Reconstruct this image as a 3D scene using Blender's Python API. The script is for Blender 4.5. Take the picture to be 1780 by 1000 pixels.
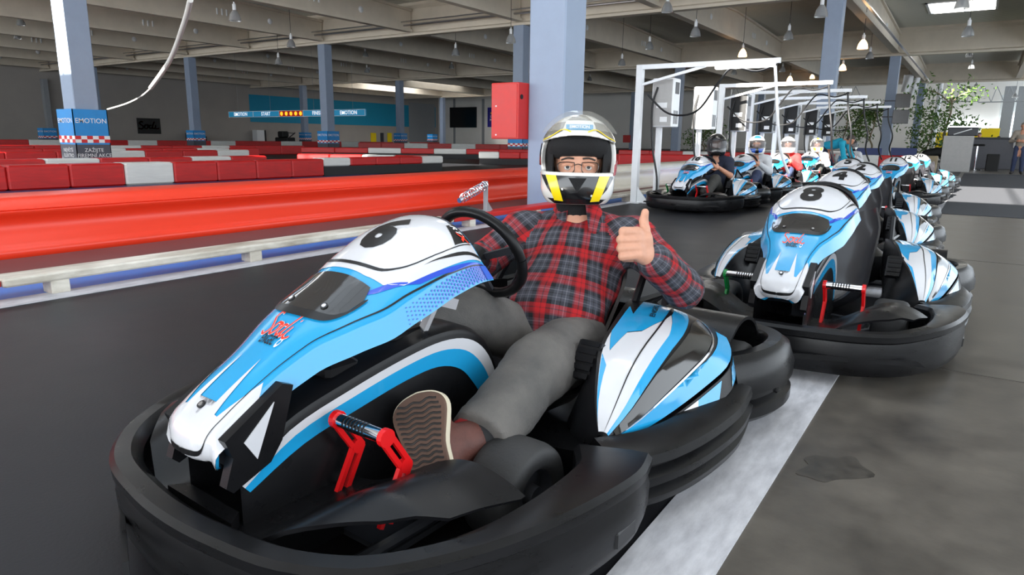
import bpy, bmesh, math, random
import numpy as np
from mathutils import Vector, Matrix
random.seed(7); RNG = np.random.default_rng(7)
for o in list(bpy.data.objects): bpy.data.objects.remove(o)
SC = bpy.context.scene
COL = SC.collection
R = math.radians

# ------------------------------------------------------------------ camera
FPX = 1187.0
cam_d = bpy.data.cameras.new('camera'); cam = bpy.data.objects.new('camera', cam_d); COL.objects.link(cam)
cam_d.sensor_fit = 'HORIZONTAL'; cam_d.sensor_width = 36.0; cam_d.lens = 36.0 * FPX / 1780.0
cam_d.clip_start = 0.02; cam_d.clip_end = 500
PITCH = math.atan(258 / FPX); ROLL = R(0.7); YAW = R(33.8)
fw = Vector((-math.sin(YAW) * math.cos(PITCH), math.cos(YAW) * math.cos(PITCH), -math.sin(PITCH)))
rt = Vector((math.cos(YAW), math.sin(YAW), 0)); up = rt.cross(fw)
r2 = rt * math.cos(ROLL) + up * math.sin(ROLL); u2 = up * math.cos(ROLL) - rt * math.sin(ROLL)
cam.matrix_world = Matrix(((r2.x, u2.x, -fw.x, 0), (r2.y, u2.y, -fw.y, 0), (r2.z, u2.z, -fw.z, 1.0), (0, 0, 0, 1)))
SC.camera = cam

# ------------------------------------------------------------------ world, sun, daylight
SC.view_settings.view_transform = 'Standard'; SC.view_settings.look = 'None'
SC.view_settings.gamma = 1.0; SC.view_settings.use_curve_mapping = False
SC.view_settings.exposure = -0.12
W = bpy.data.worlds.new('world'); SC.world = W; W.use_nodes = True
bg = W.node_tree.nodes['Background']; bg.inputs[0].default_value = (0.80, 0.90, 1.0, 1); bg.inputs[1].default_value = 2.2
sun_d = bpy.data.lights.new('sun', 'SUN'); sun = bpy.data.objects.new('sun', sun_d); COL.objects.link(sun)
sun_d.energy = 42.0; sun_d.angle = R(0.6); sun_d.color = (1.0, 0.95, 0.86)
SUN_DIR = Vector((0.10, 0.86, -0.50)).normalized()           # travels away from the camera, down the hall
sun.rotation_euler = SUN_DIR.to_track_quat('-Z', 'Y').to_euler()

def area(name, loc, direction, sx, sy, power, color=(1, 1, 1)):
    d = bpy.data.lights.new(name, 'AREA'); d.shape = 'RECTANGLE'; d.size = sx; d.size_y = sy; d.energy = power; d.color = color
    o = bpy.data.objects.new(name, d); COL.objects.link(o); o.location = loc
    o.rotation_euler = Vector(direction).to_track_quat('-Z', 'Y').to_euler(); return o
# daylight standing in the glass fronts: right-hand facade, front facade behind the photographer, far atrium
area('facade_daylight_side', (8.6, 6, 3.4), (-1, 0, -0.05), 38, 6.0, 1250, (0.93, 0.97, 1.0))
area('facade_daylight_front', (-28, -13.5, 3.6), (0, 1, 0.12), 68, 6.2, 5400, (0.95, 0.98, 1.0))
area('atrium_daylight', (-6, 104, 6.5), (0, -1, -0.15), 40, 8.0, 2200, (1.0, 0.99, 0.97))

# fill lamp added to brighten the far walls (its added opening is cut below)
area('skylight_daylight', (-59, 66, 8.66), (0, 0, -1), 8.5, 9.5, 1100, (1.0, 0.99, 0.96))

# ------------------------------------------------------------------ helpers
def srgb(r, g, b):
    f = lambda c: (c / 255 / 12.92) if c / 255 <= 0.04045 else ((c / 255 + 0.055) / 1.055) ** 2.4
    return (f(r), f(g), f(b), 1.0)

MATS = {}
def mat(name, col, rough=0.5, metal=0.0, var=0.0, vscale=8.0, bump=0.0, bscale=60.0, emit=None, estr=0.0, alpha=1.0, trans=0.0, coat=0.0, stretch=None, dark=None, spec=0.5):
    m = bpy.data.materials.new(name); m.use_nodes = True; MATS[name] = m
    nt = m.node_tree; b = nt.nodes['Principled BSDF']
    b.inputs['Base Color'].default_value = col; b.inputs['Roughness'].default_value = rough; b.inputs['Metallic'].default_value = metal
    b.inputs['Alpha'].default_value = alpha; b.inputs['Transmission Weight'].default_value = trans; b.inputs['Coat Weight'].default_value = coat
    b.inputs['Coat Roughness'].default_value = 0.08; b.inputs['Specular IOR Level'].default_value = spec
    if emit: b.inputs['Emission Color'].default_value = emit; b.inputs['Emission Strength'].default_value = estr
    tc = nt.nodes.new('ShaderNodeTexCoord'); src = tc.outputs['Object']
    if stretch:
        mp = nt.nodes.new('ShaderNodeMapping'); mp.inputs['Scale'].default_value = stretch; nt.links.new(src, mp.inputs['Vector']); src = mp.outputs[0]
    if var > 0:
        n = nt.nodes.new('ShaderNodeTexNoise'); n.inputs['Scale'].default_value = vscale; n.inputs['Detail'].default_value = 7; n.inputs['Roughness'].default_value = 0.62
        nt.links.new(src, n.inputs['Vector'])
        cr = nt.nodes.new('ShaderNodeValToRGB'); cr.color_ramp.elements[0].position = 0.3; cr.color_ramp.elements[1].position = 0.7
        d = dark or tuple(c * (1 - var) for c in col[:3]) + (1,)
        cr.color_ramp.elements[0].color = d; cr.color_ramp.elements[1].color = tuple(min(1, c * (1 + var * 0.6)) for c in col[:3]) + (1,)
        nt.links.new(n.outputs['Fac'], cr.inputs['Fac']); nt.links.new(cr.outputs['Color'], b.inputs['Base Color'])
        mr = nt.nodes.new('ShaderNodeMapRange'); mr.inputs['To Min'].default_value = max(0, rough - 0.12); mr.inputs['To Max'].default_value = min(1, rough + 0.12)
        nt.links.new(n.outputs['Fac'], mr.inputs['Value']); nt.links.new(mr.outputs[0], b.inputs['Roughness'])
    if bump > 0:
        n2 = nt.nodes.new('ShaderNodeTexNoise'); n2.inputs['Scale'].default_value = bscale; n2.inputs['Detail'].default_value = 5
        nt.links.new(src, n2.inputs['Vector'])
        bp = nt.nodes.new('ShaderNodeBump'); bp.inputs['Strength'].default_value = bump; bp.inputs['Distance'].default_value = 0.01
        nt.links.new(n2.outputs['Fac'], bp.inputs['Height']); nt.links.new(bp.outputs[0], b.inputs['Normal'])
    return m

def mesh_obj(name, verts, faces, material, parent=None, smooth=False, sharp=None):
    me = bpy.data.meshes.new(name); me.from_pydata([tuple(map(float, v)) for v in verts], [], [tuple(int(i) for i in f) for f in faces]); me.update()
    return link_mesh(name, me, material, parent, smooth, sharp)
def link_mesh(name, me, material, parent=None, smooth=False, sharp=None):
    if material is not None:
        me.materials.append(MATS[material] if isinstance(material, str) else material)
    if smooth:
        me.polygons.foreach_set('use_smooth', [True] * len(me.polygons))
        if sharp: me.set_sharp_from_angle(angle=R(sharp))
    o = bpy.data.objects.new(name, me); COL.objects.link(o)
    if parent is not None: o.parent = parent
    return o
def inst(name, me, parent=None, loc=(0, 0, 0), rot=(0, 0, 0), scale=(1, 1, 1)):
    o = bpy.data.objects.new(name, me); COL.objects.link(o); o.location = loc; o.rotation_euler = rot; o.scale = scale
    if parent is not None: o.parent = parent
    return o
def tag(o, label=None, cat=None, group=None, kind=None):
    if label: o['label'] = label
    if cat: o['category'] = cat
    if group: o['group'] = group
    if kind: o['kind'] = kind
    return o
def empty(name, loc=(0, 0, 0), rz=0.0):
    o = bpy.data.objects.new(name, None); COL.objects.link(o); o.location = loc; o.rotation_euler = (0, 0, rz); o.empty_display_size = 0.1; return o
def copy_tree(o, parent=None):
    c = o.copy(); COL.objects.link(c)
    if parent is not None: c.parent = parent
    for ch in KIDS.get(o.name, [k for k in bpy.data.objects if k.parent == o]): copy_tree(ch, c)
    return c
KIDS = {}

class MB:
    """collects simple solids, builds them as one mesh"""
    def __init__(s): s.v = []; s.f = []
    def add(s, V, F):
        n = len(s.v); s.v += [tuple(map(float, p)) for p in V]; s.f += [tuple(i + n for i in f) for f in F]; return s
    def box(s, lo, hi, bev=0.0, M=None):
        x0, y0, z0 = lo; x1, y1, z1 = hi
        if bev <= 0:
            V = [(x0, y0, z0), (x1, y0, z0), (x1, y1, z0), (x0, y1, z0), (x0, y0, z1), (x1, y0, z1), (x1, y1, z1), (x0, y1, z1)]
            F = [(0, 3, 2, 1), (4, 5, 6, 7), (0, 1, 5, 4), (1, 2, 6, 5), (2, 3, 7, 6), (3, 0, 4, 7)]
        else:
            b = bev; V = []; F = []
            def ring(z, i): return [(x0 + i + b, y0 + i, z), (x1 - i - b, y0 + i, z), (x1 - i, y0 + i + b, z), (x1 - i, y1 - i - b, z), (x1 - i - b, y1 - i, z), (x0 + i + b, y1 - i, z), (x0 + i, y1 - i - b, z), (x0 + i, y0 + i + b, z)]
            for z, i in ((z0, b), (z0 + b, 0), (z1 - b, 0), (z1, b)): V += ring(z, i)
            for k in range(3):
                for j in range(8): F.append((k * 8 + j, k * 8 + (j + 1) % 8, k * 8 + 8 + (j + 1) % 8, k * 8 + 8 + j))
            F.append(tuple(range(7, -1, -1))); F.append(tuple(range(24, 32)))
        if M is not None: V = [tuple(M @ Vector(p)) for p in V]
        return s.add(V, F)
    def cyl(s, a, b, r, r2=None, n=12, cap=True):
        a = Vector(a); b = Vector(b); r2 = r if r2 is None else r2
        d = (b - a).normalized(); t = Vector((0, 0, 1)) if abs(d.z) < 0.9 else Vector((1, 0, 0))
        p = d.cross(t).normalized(); q = d.cross(p); V = []; F = []
        for c, rr in ((a, r), (b, r2)):
            for i in range(n):
                an = 2 * math.pi * i / n; V.append(tuple(c + (p * math.cos(an) + q * math.sin(an)) * rr))
        for i in range(n): j = (i + 1) % n; F.append((i, i + n, j + n, j))
        if cap: F.append(tuple(range(n))); F.append(tuple(range(2 * n - 1, n - 1, -1)))
        return s.add(V, F)
    def bar(s, a, b, w, h, upv=(0, 0, 1)):
        a = Vector(a); b = Vector(b); d = (b - a).normalized(); sd = d.cross(Vector(upv)).normalized(); u = sd.cross(d); V = []
        for c in (a, b):
            for i, j in ((-1, -1), (1, -1), (1, 1), (-1, 1)): V.append(tuple(c + sd * (i * w / 2) + u * (j * h / 2)))
        return s.add(V, [(3, 2, 1, 0), (4, 5, 6, 7), (0, 1, 5, 4), (1, 2, 6, 5), (2, 3, 7, 6), (3, 0, 4, 7)])
    def lathe(s, prof, origin=(0, 0, 0), axis='z', n=20):
        V = []; F = []; m = len(prof)
        for r, z in prof:
            for i in range(n):
                a = 2 * math.pi * i / n; c, q = r * math.cos(a), r * math.sin(a)
                p = (c, q, z) if axis == 'z' else ((z, c, q) if axis == 'x' else (q, z, c))
                V.append(tuple(p[k] + origin[k] for k in range(3)))
        for k in range(m - 1):
            for i in range(n): j = (i + 1) % n; F.append((k * n + i, k * n + j, k * n + n + j, k * n + n + i))
        return s.add(V, F)
    def prism(s, poly, z0, z1, axis='z'):
        n = len(poly); P = lambda a, b, c: {'z': (a, b, c), 'x': (c, a, b), 'y': (a, c, b)}[axis]
        V = [P(a, b, z0) for a, b in poly] + [P(a, b, z1) for a, b in poly]
        F = [tuple(range(n - 1, -1, -1)), tuple(range(n, 2 * n))] + [(i, (i + 1) % n, n + (i + 1) % n, n + i) for i in range(n)]
        return s.add(V, F)
    def build(s, name, material, parent=None, smooth=False, sharp=35):
        o = mesh_obj(name, s.v, s.f, material, parent, smooth, sharp); return o

def fix_normals(o):
    bm = bmesh.new(); bm.from_mesh(o.data); bmesh.ops.remove_doubles(bm, verts=bm.verts, dist=1e-5); bmesh.ops.recalc_face_normals(bm, faces=bm.faces); bm.to_mesh(o.data); bm.free(); return o

def tube(name, pts, r, material, parent=None, n=8, smooth_path=4, taper=None):
    """round tube along a smoothed path, one mesh"""
    P = spline(np.array(pts, float), smooth_path) if smooth_path > 1 else np.array(pts, float)
    m = len(P); T = np.gradient(P, axis=0); T /= np.linalg.norm(T, axis=1)[:, None] + 1e-9
    nrm = np.cross(T[0], [0, 0, 1.0]); nrm = nrm if np.linalg.norm(nrm) > 1e-3 else np.cross(T[0], [1.0, 0, 0]); nrm /= np.linalg.norm(nrm)
    V = []; F = []
    for i in range(m):
        nrm = nrm - T[i] * nrm.dot(T[i]); nrm /= np.linalg.norm(nrm); bn = np.cross(T[i], nrm)
        rr = r if taper is None else r * (taper[0] + (taper[1] - taper[0]) * i / (m - 1))
        for k in range(n):
            a = 2 * math.pi * k / n; V.append(P[i] + (nrm * math.cos(a) + bn * math.sin(a)) * rr)
    for i in range(m - 1):
        for k in range(n): j = (k + 1) % n; F.append((i * n + k, i * n + j, i * n + n + j, i * n + n + k))
    F.append(tuple(range(n - 1, -1, -1))); F.append(tuple(range((m - 1) * n, m * n)))
    return mesh_obj(name, V, F, material, parent, True, 50)

def spline(P, k):
    """Catmull-Rom through P, k points per span"""
    n = len(P); out = []
    for i in range(n - 1):
        p0 = P[max(i - 1, 0)]; p1 = P[i]; p2 = P[i + 1]; p3 = P[min(i + 2, n - 1)]
        for t in np.arange(k) / k:
            out.append(0.5 * (2 * p1 + (p2 - p0) * t + (2 * p0 - 5 * p1 + 4 * p2 - p3) * t * t + (3 * p1 - p0 - 3 * p2 + p3) * t ** 3))
    out.append(P[-1]); return np.array(out)

def hermite(xs, ys):
    """monotone cubic interpolation (vectorised)"""
    xs = np.array(xs, float); ys = np.array(ys, float); h = np.diff(xs); d = np.diff(ys) / h
    m = np.zeros_like(ys); m[1:-1] = np.where(d[:-1] * d[1:] > 0, 2 * d[:-1] * d[1:] / (d[:-1] + d[1:] + 1e-12), 0); m[0] = d[0]; m[-1] = d[-1]
    def fn(x):
        x = np.clip(np.asarray(x, float), xs[0], xs[-1]); i = np.clip(np.searchsorted(xs, x, 'right') - 1, 0, len(h) - 1)
        t = (x - xs[i]) / h[i]; a = 2 * t ** 3 - 3 * t ** 2 + 1; b = t ** 3 - 2 * t ** 2 + t; c = -2 * t ** 3 + 3 * t ** 2; e = t ** 3 - t ** 2
        return a * ys[i] + b * h[i] * m[i] + c * ys[i + 1] + e * h[i] * m[i + 1]
    return fn

def grid_surface(name, S, nu, nv, material, parent=None, u0=0, u1=1, v0=0, v1=1, thick=0.0, flip=False, sharp=None):
    """mesh of a parametric surface S(u,v)->(...,3); optional thickness backwards along the normal"""
    U, Vv = np.meshgrid(np.linspace(u0, u1, nu), np.linspace(v0, v1, nv)); P = S(U, Vv).reshape(-1, 3)
    q = [(j * nu + i, j * nu + i + 1, (j + 1) * nu + i + 1, (j + 1) * nu + i) for j in range(nv - 1) for i in range(nu - 1)]
    if flip: q = [f[::-1] for f in q]
    V = P
    if thick > 0:
        N = surf_normal(S, U.ravel(), Vv.ravel()) * (-1 if flip else 1)
        V = np.vstack([P, P - N * thick]); n = len(P)
        back = [tuple(i + n for i in f[::-1]) for f in q]
        b = [i for i in range(nu)] + [j * nu + nu - 1 for j in range(1, nv)] + [(nv - 1) * nu + i for i in range(nu - 2, -1, -1)] + [j * nu for j in range(nv - 2, 0, -1)]
        rim = [(b[k], b[(k + 1) % len(b)], b[(k + 1) % len(b)] + n, b[k] + n) for k in range(len(b))]
        if not flip: rim = [f[::-1] for f in rim]
        q = q + back + rim
    return mesh_obj(name, V, q, material, parent, True, sharp or 50)
def surf_normal(S, u, v, e=1e-3):
    du = S(u + e, v) - S(u - e, v); dv = S(u, v + e) - S(u, v - e); N = np.cross(du, dv); return N / (np.linalg.norm(N, axis=-1, keepdims=True) + 1e-12)

def decal(name, S, polys, material, parent=None, off=0.0018, step=0.05, flip=False):
    """flat sticker shapes in (u,v), cut on a grid and laid on the surface S"""
    bm = bmesh.new()
    if isinstance(polys, bpy.types.Mesh): bm.from_mesh(polys)
    else:
        for poly in polys: bm.faces.new([bm.verts.new((a, b, 0)) for a, b in poly])
    bmesh.ops.triangulate(bm, faces=bm.faces[:])
    us = [v.co.x for v in bm.verts]; vs = [v.co.y for v in bm.verts]
    for ax, lo, hi in ((0, min(us), max(us)), (1, min(vs), max(vs))):
        st = step if not isinstance(step, tuple) else step[ax]
        for k in range(math.floor(lo / st) + 1, math.ceil(hi / st)):
            co = [0, 0, 0]; co[ax] = k * st; no = [0, 0, 0]; no[ax] = 1
            bmesh.ops.bisect_plane(bm, geom=bm.verts[:] + bm.edges[:] + bm.faces[:], plane_co=co, plane_no=no)
    uv = np.array([(v.co.x, v.co.y) for v in bm.verts]); P = S(uv[:, 0], uv[:, 1]); N = surf_normal(S, uv[:, 0], uv[:, 1]) * (-1 if flip else 1)
    P = P + N * off
    for v, p in zip(bm.verts, P): v.co = p
    bm.normal_update()
    me = bpy.data.meshes.new(name); bm.to_mesh(me); bm.free()
    nn = np.array([f.normal[:] for f in me.polygons])
    if len(nn) and (nn * N.mean(0)).sum() < 0: me.flip_normals()
    return link_mesh(name, me, material, parent, True)

def text_mesh(s, size=1.0, offset=0.0, shear=0.0, align='CENTER', extrude=0.0, space=1.0, width=1.0):
    c = bpy.data.curves.new('lettering', 'FONT'); c.body = s; c.size = size; c.offset = offset; c.shear = shear; c.align_x = align; c.align_y = 'CENTER'
    c.extrude = extrude; c.resolution_u = 3; c.space_character = space
    o = bpy.data.objects.new('lettering', c); COL.objects.link(o)
    dg = bpy.context.evaluated_depsgraph_get(); me = bpy.data.meshes.new_from_object(o.evaluated_get(dg)); bpy.data.objects.remove(o); bpy.data.curves.remove(c)
    if width != 1.0: me.transform(Matrix.Diagonal((width, 1, 1, 1)))
    me.materials.clear(); return me
def flat_text(name, s, M, material, parent=None, size=1.0, **kw):
    me = text_mesh(s, size, **kw); me.transform(M); return link_mesh(name, me, material, parent)
def strokes(lines, w):
    """thick polylines -> list of quads in 2D (brush lettering)"""
    out = []
    for L in lines:
        P = spline(np.array(L, float), 5) if len(L) > 2 else np.array(L, float); T = np.gradient(P, axis=0); T /= np.linalg.norm(T, axis=1)[:, None] + 1e-9
        N = np.stack([-T[:, 1], T[:, 0]], 1) * w / 2
        ww = np.ones(len(P)); ww[0] = ww[-1] = 0.55; N *= ww[:, None]
        for i in range(len(P) - 1): out.append([tuple(P[i] + N[i]), tuple(P[i] - N[i]), tuple(P[i + 1] - N[i + 1]), tuple(P[i + 1] + N[i + 1])])
    return out
SCRIPT = [[(-.62, .42), (-.8, .5), (-1.0, .3), (-.8, .1), (-.62, -.12), (-.85, -.36), (-1.15, -.25)],      # S
          [(-.2, .12), (-.42, .1), (-.5, -.18), (-.3, -.3), (-.12, -.1), (-.2, .12), (-.02, .05)],
          [(.3, .08), (.08, .08), (.02, -.2), (.2, -.28), (.36, -.02)], [(.6, .55), (.36, -.1), (.46, -.3), (.6, -.2)],
          [(.72, .12), (.66, -.2), (.85, -.32), (1.1, -.2)], [(.8, .32), (.86, .38)]]

def noise3(p, s, seed=0):
    """cheap smooth pseudo-noise for cloth folds"""
    r = np.random.default_rng(seed); o = 0
    for k in range(5):
        d = r.normal(size=3); d /= np.linalg.norm(d); o = o + np.sin(p @ d * s * (0.7 + 0.5 * k) + r.uniform(0, 6.28)) / (1 + 0.5 * k)
    return o / 3

def surface_nets(V, lo, h):
    ins = V < 0; nx, ny, nz = V.shape
    idx = np.zeros((nx - 1, ny - 1, nz - 1), np.int32)
    for a in (0, 1):
        for b in (0, 1):
            for c in (0, 1): idx += ins[a:nx - 1 + a, b:ny - 1 + b, c:nz - 1 + c]
    act = (idx > 0) & (idx < 8); ci = np.argwhere(act); vid = -np.ones(act.shape, np.int64); vid[act] = np.arange(len(ci))
    acc = np.zeros((len(ci), 3)); cnt = np.zeros(len(ci))
    cor = [(a, b, c) for a in (0, 1) for b in (0, 1) for c in (0, 1)]
    for p in cor:
        for ax in range(3):
            if p[ax] == 0:
                q = list(p); q[ax] = 1
                v0 = V[ci[:, 0] + p[0], ci[:, 1] + p[1], ci[:, 2] + p[2]]; v1 = V[ci[:, 0] + q[0], ci[:, 1] + q[1], ci[:, 2] + q[2]]
                m = (v0 < 0) != (v1 < 0); t = np.where(m, v0 / np.where(m, v0 - v1, 1), 0)
                pt = np.tile(np.array(p, float), (len(ci), 1)); pt[:, ax] = t
                acc += pt * m[:, None]; cnt += m
    verts = (ci + acc / cnt[:, None]) * h + lo
    faces = []
    for ax in range(3):
        b, c = (ax + 1) % 3, (ax + 2) % 3
        s0 = [slice(None)] * 3; s1 = [slice(None)] * 3; s0[ax] = slice(0, -1); s1[ax] = slice(1, None)
        A = ins[tuple(s0)]; B = ins[tuple(s1)]; e = np.argwhere(A != B)
        e = e[(e[:, b] > 0) & (e[:, c] > 0) & (e[:, b] < V.shape[b] - 1) & (e[:, c] < V.shape[c] - 1)]
        def cell(db, dc):
            k = e.copy(); k[:, b] -= db; k[:, c] -= dc; return vid[k[:, 0], k[:, 1], k[:, 2]]
        q = np.stack([cell(1, 1), cell(0, 1), cell(0, 0), cell(1, 0)], 1)
        flip = ~A[e[:, 0], e[:, 1], e[:, 2]]; q[flip] = q[flip][:, ::-1]; faces.append(q)
    return verts, np.vstack(faces)

def cone_d(P, a, b, ra, rb, flat=None):
    a = np.array(a, float); b = np.array(b, float); ab = b - a; w = P - a
    t = np.clip((w @ ab) / max(ab @ ab, 1e-9), 0, 1); d = w - t[..., None] * ab
    if flat is not None:                                   # squash along a direction: flat = (dir, factor)
        dr = np.array(flat[0], float); dr /= np.linalg.norm(dr); k = d @ dr; d = d + (k * (flat[1] - 1))[..., None] * dr
    return np.linalg.norm(d, axis=-1) - (ra + (rb - ra) * t)
def smin(a, b, k):
    h = np.clip(0.5 + 0.5 * (b - a) / k, 0, 1); return b + (a - b) * h - k * h * (1 - h)
def blob_mesh(name, prims, h, material, parent=None, k=0.03, disp=None, cut=None):
    """one continuous skin grown around tapered bones: prims = (a, b, ra, rb[, flat][, k])"""
    pts = np.array([p[0] for p in prims] + [p[1] for p in prims], float); rm = max(max(p[2], p[3]) for p in prims) * 1.6 + 0.04
    lo = pts.min(0) - rm; hi = pts.max(0) + rm; n = np.ceil((hi - lo) / h).astype(int) + 1
    G = np.stack(np.meshgrid(*[lo[i] + h * np.arange(n[i]) for i in range(3)], indexing='ij'), -1); D = np.full(G.shape[:3], 1.0)
    for p in prims:
        a = np.minimum(p[0], p[1]); b = np.maximum(p[0], p[1]); rr = max(p[2], p[3]) * 1.8 + 3 * k + 2 * h
        i0 = np.maximum(((a - rr - lo) / h).astype(int), 0); i1 = np.minimum(np.ceil((b + rr - lo) / h).astype(int) + 1, n); s = tuple(slice(x, y) for x, y in zip(i0, i1))
        D[s] = smin(D[s], cone_d(G[s], p[0], p[1], p[2], p[3], p[4] if len(p) > 4 else None), p[5] if len(p) > 5 else k)
    if disp is not None:
        m = np.abs(D) < 0.06; D[m] += disp(G[m])
    if cut is not None: D = np.maximum(D, cut(G))
    V, F = surface_nets(D, lo, h)
    return mesh_obj(name, V, F, material, parent, True)

# ------------------------------------------------------------------ measuring the hall (rays from the photograph's eye point)
def ray(x, y): return fw + r2 * ((x - 890) / FPX) - u2 * ((y - 500) / FPX)
def PY(x, y, Y):
    d = ray(x, y); return Vector((0, 0, 1)) + d * (Y / d.y)
def PZ(x, y, z=0.0):
    d = ray(x, y); return Vector((0, 0, 1)) + d * ((z - 1) / d.z)
def PD(x, y, dep): return Vector((0, 0, 1)) + ray(x, y) * dep

# ------------------------------------------------------------------ materials
mat('track_floor', srgb(33, 34, 38), 0.48, spec=0.3, var=0.22, vscale=0.7, bump=0.06, bscale=90)
mat('concrete', srgb(90, 85, 78), 0.36, var=0.4, vscale=3.2, bump=0.03, bscale=40, dark=srgb(60, 56, 52))
mat('carpet', srgb(58, 60, 66), 0.95, var=0.15, vscale=30, bump=0.3, bscale=300)
mat('line_white', srgb(206, 206, 211), 0.55, var=0.1, vscale=26, dark=srgb(172, 172, 178), stretch=(1, .3, 1))
mat('blue_paint', srgb(52, 122, 208), 0.5, var=0.12, vscale=5)
mat('navy_paint', srgb(40, 55, 105), 0.5, var=0.12, vscale=5)
mat('maroon', srgb(116, 70, 70), 0.6, var=0.2, vscale=3)
mat('orange_red', srgb(236, 58, 30), 0.33, var=0.08, vscale=1.5, stretch=(1, 0.2, 2))
mat('cream_barrier', srgb(228, 222, 205), 0.4, var=0.06, vscale=2)
mat('block_red', srgb(200, 26, 26), 0.42, var=0.22, vscale=5, stretch=(1, 0.5, 3))
mat('block_white', srgb(226, 226, 222), 0.42, var=0.1, vscale=5, stretch=(1, 0.5, 3))
mat('rubber_base', srgb(42, 42, 44), 0.7, var=0.2, vscale=4)
mat('rail_white', srgb(222, 218, 208), 0.5, var=0.25, vscale=6, dark=srgb(150, 140, 122), stretch=(1, 0.3, 1))
mat('column_blue', srgb(146, 160, 182), 0.5, var=0.05, vscale=3)
mat('beam_grey', srgb(216, 205, 188), 0.75, var=0.08, vscale=1.2)
mat('wall_grey', srgb(170, 164, 158), 0.85, var=0.06, vscale=0.5)
mat('wall_white', srgb(236, 234, 230), 0.85, var=0.03, vscale=0.5)
mat('turquoise', srgb(20, 150, 190), 0.7)
mat('sign_cyan', srgb(38, 148, 196), 0.4, var=0.05)
mat('banner_blue', srgb(22, 140, 214), 0.45, var=0.06, vscale=4)
mat('banner_dark', srgb(78, 80, 90), 0.5, var=0.1, vscale=6)
mat('white_print', srgb(240, 240, 240), 0.5)
mat('red_print', srgb(214, 36, 36), 0.5)
mat('black_flat', srgb(14, 14, 15), 0.6)
mat('screen_black', srgb(8, 8, 10), 0.2)
mat('red_box', srgb(206, 42, 36), 0.4, var=0.05)
mat('yellow', srgb(246, 214, 10), 0.6)
mat('steel', srgb(190, 190, 195), 0.3, metal=1.0)
mat('chrome', srgb(225, 225, 230), 0.12, metal=1.0)
mat('white_metal', srgb(236, 238, 240), 0.35, var=0.03)
mat('grey_metal', srgb(150, 154, 158), 0.45, var=0.05)
mat('dark_metal', srgb(52, 54, 60), 0.45, var=0.1)
mat('cable_black', srgb(18, 18, 20), 0.5)
mat('cable_white', srgb(228, 226, 220), 0.5)
mat('lamp_glass', srgb(190, 192, 194), 0.12, trans=0.5, alpha=0.75)
mat('lamp_lit', srgb(255, 220, 180), 0.4, emit=srgb(255, 200, 140), estr=9.0)
mat('tube_lit', srgb(255, 255, 255), 0.4, emit=(1, 1, 1, 1), estr=14.0)
mat('orange_lit', srgb(255, 150, 30), 0.4, emit=srgb(255, 150, 30), estr=2.2)
mat('sky_glass', srgb(215, 235, 245), 0.05, trans=0.9, alpha=0.35)
mat('bright_pane', srgb(245, 250, 255), 0.3, emit=(0.92, 0.97, 1, 1), estr=3.0)
mat('sign_letter', srgb(245, 248, 250), 0.4, emit=(1, 1, 1, 1), estr=0.7)
mat('sign_board', srgb(38, 148, 196), 0.4, emit=srgb(38, 148, 196), estr=0.25)
mat('oil_stain', srgb(66, 62, 57), 0.35, var=0.45, vscale=25)
mat('poster_purple', srgb(48, 44, 150), 0.5)
mat('leaf', srgb(88, 122, 52), 0.55, var=0.35, vscale=9)
mat('trunk', srgb(150, 135, 110), 0.8, var=0.2)
mat('wood_grey', srgb(178, 176, 174), 0.6, var=0.08)
mat('counter_dark', srgb(84, 84, 90), 0.5, var=0.08)
m = mat('deck', srgb(214, 212, 202), 0.6)                     # trapezoid sheet: fine ribs across the roof
nt = m.node_tree; tcn = nt.nodes.new('ShaderNodeTexCoord'); wv = nt.nodes.new('ShaderNodeTexWave'); wv.bands_direction = 'Y'; wv.inputs['Scale'].default_value = 1.1
bpn = nt.nodes.new('ShaderNodeBump'); bpn.inputs['Strength'].default_value = 0.9; bpn.inputs['Distance'].default_value = 0.05
nt.links.new(tcn.outputs['Object'], wv.inputs['Vector']); nt.links.new(wv.outputs['Fac'], bpn.inputs['Height']); nt.links.new(bpn.outputs[0], nt.nodes['Principled BSDF'].inputs['Normal'])

# ------------------------------------------------------------------ floor
def slab(name, x0, y0, x1, y1, z0, z1, m, label=None, cat=None, kind='structure'):
    o = MB().box((x0, y0, z0), (x1, y1, z1)).build(name, m); o['kind'] = kind
    if label: o['label'] = label
    if cat and kind != 'structure': o['category'] = cat
    return o
XL, XR, YB, YF = -72.0, 9.0, -14.0, 86.0
slab('floor', XL, YB, -0.5, YF, -0.2, 0.0, 'track_floor', 'dark grey sealed track and pit lane floor')
slab('floor', -0.5, YB, XR, 112, -0.2, 0.0, 'concrete', 'bare grey concrete floor beside the pit lane')
slab('floor', -72, YF, -0.5, 112, -0.2, 0.0, 'concrete', 'pale floor of the atrium beyond the track')
slab('floor', -0.385, 11.9, XR, 29.5, 0.0, 0.006, 'carpet', 'dark grey carpet on the walkway beside the pit lane')
slab('trim_1', -0.60, YB, -0.39, 24.5, 0.0, 0.005, 'line_white', 'wide white painted line along the right of the pit lane')
slab('trim_2', -0.60, 24.5, 0.9, 24.75, 0.0, 0.0055, 'line_white', 'white painted line across the far end of the pit lane')
slab('trim_3', -4.84, YB, -4.62, 30, 0.0, 0.005, 'line_white', 'white painted line along the left of the pit lane')
slab('trim_4', -5.50, YB, -4.84, 30, 0.0, 0.004, 'blue_paint', 'blue painted strip under the low white rail')
slab('trim_5', -6.40, YB, -5.50, 30, 0.0, 0.003, 'maroon', 'dull maroon strip along the foot of the orange barrier')
slab('trim_6', -13.46, YB, -13.36, 13, 0.0, 0.004, 'line_white', 'thin white line on the track beyond the orange barrier')
slab('trim_7', -14.1, YB, -13.46, 14, 0.0, 0.003, 'navy_paint', 'navy blue strip at the foot of the red block barrier')
mb = MB()
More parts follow.
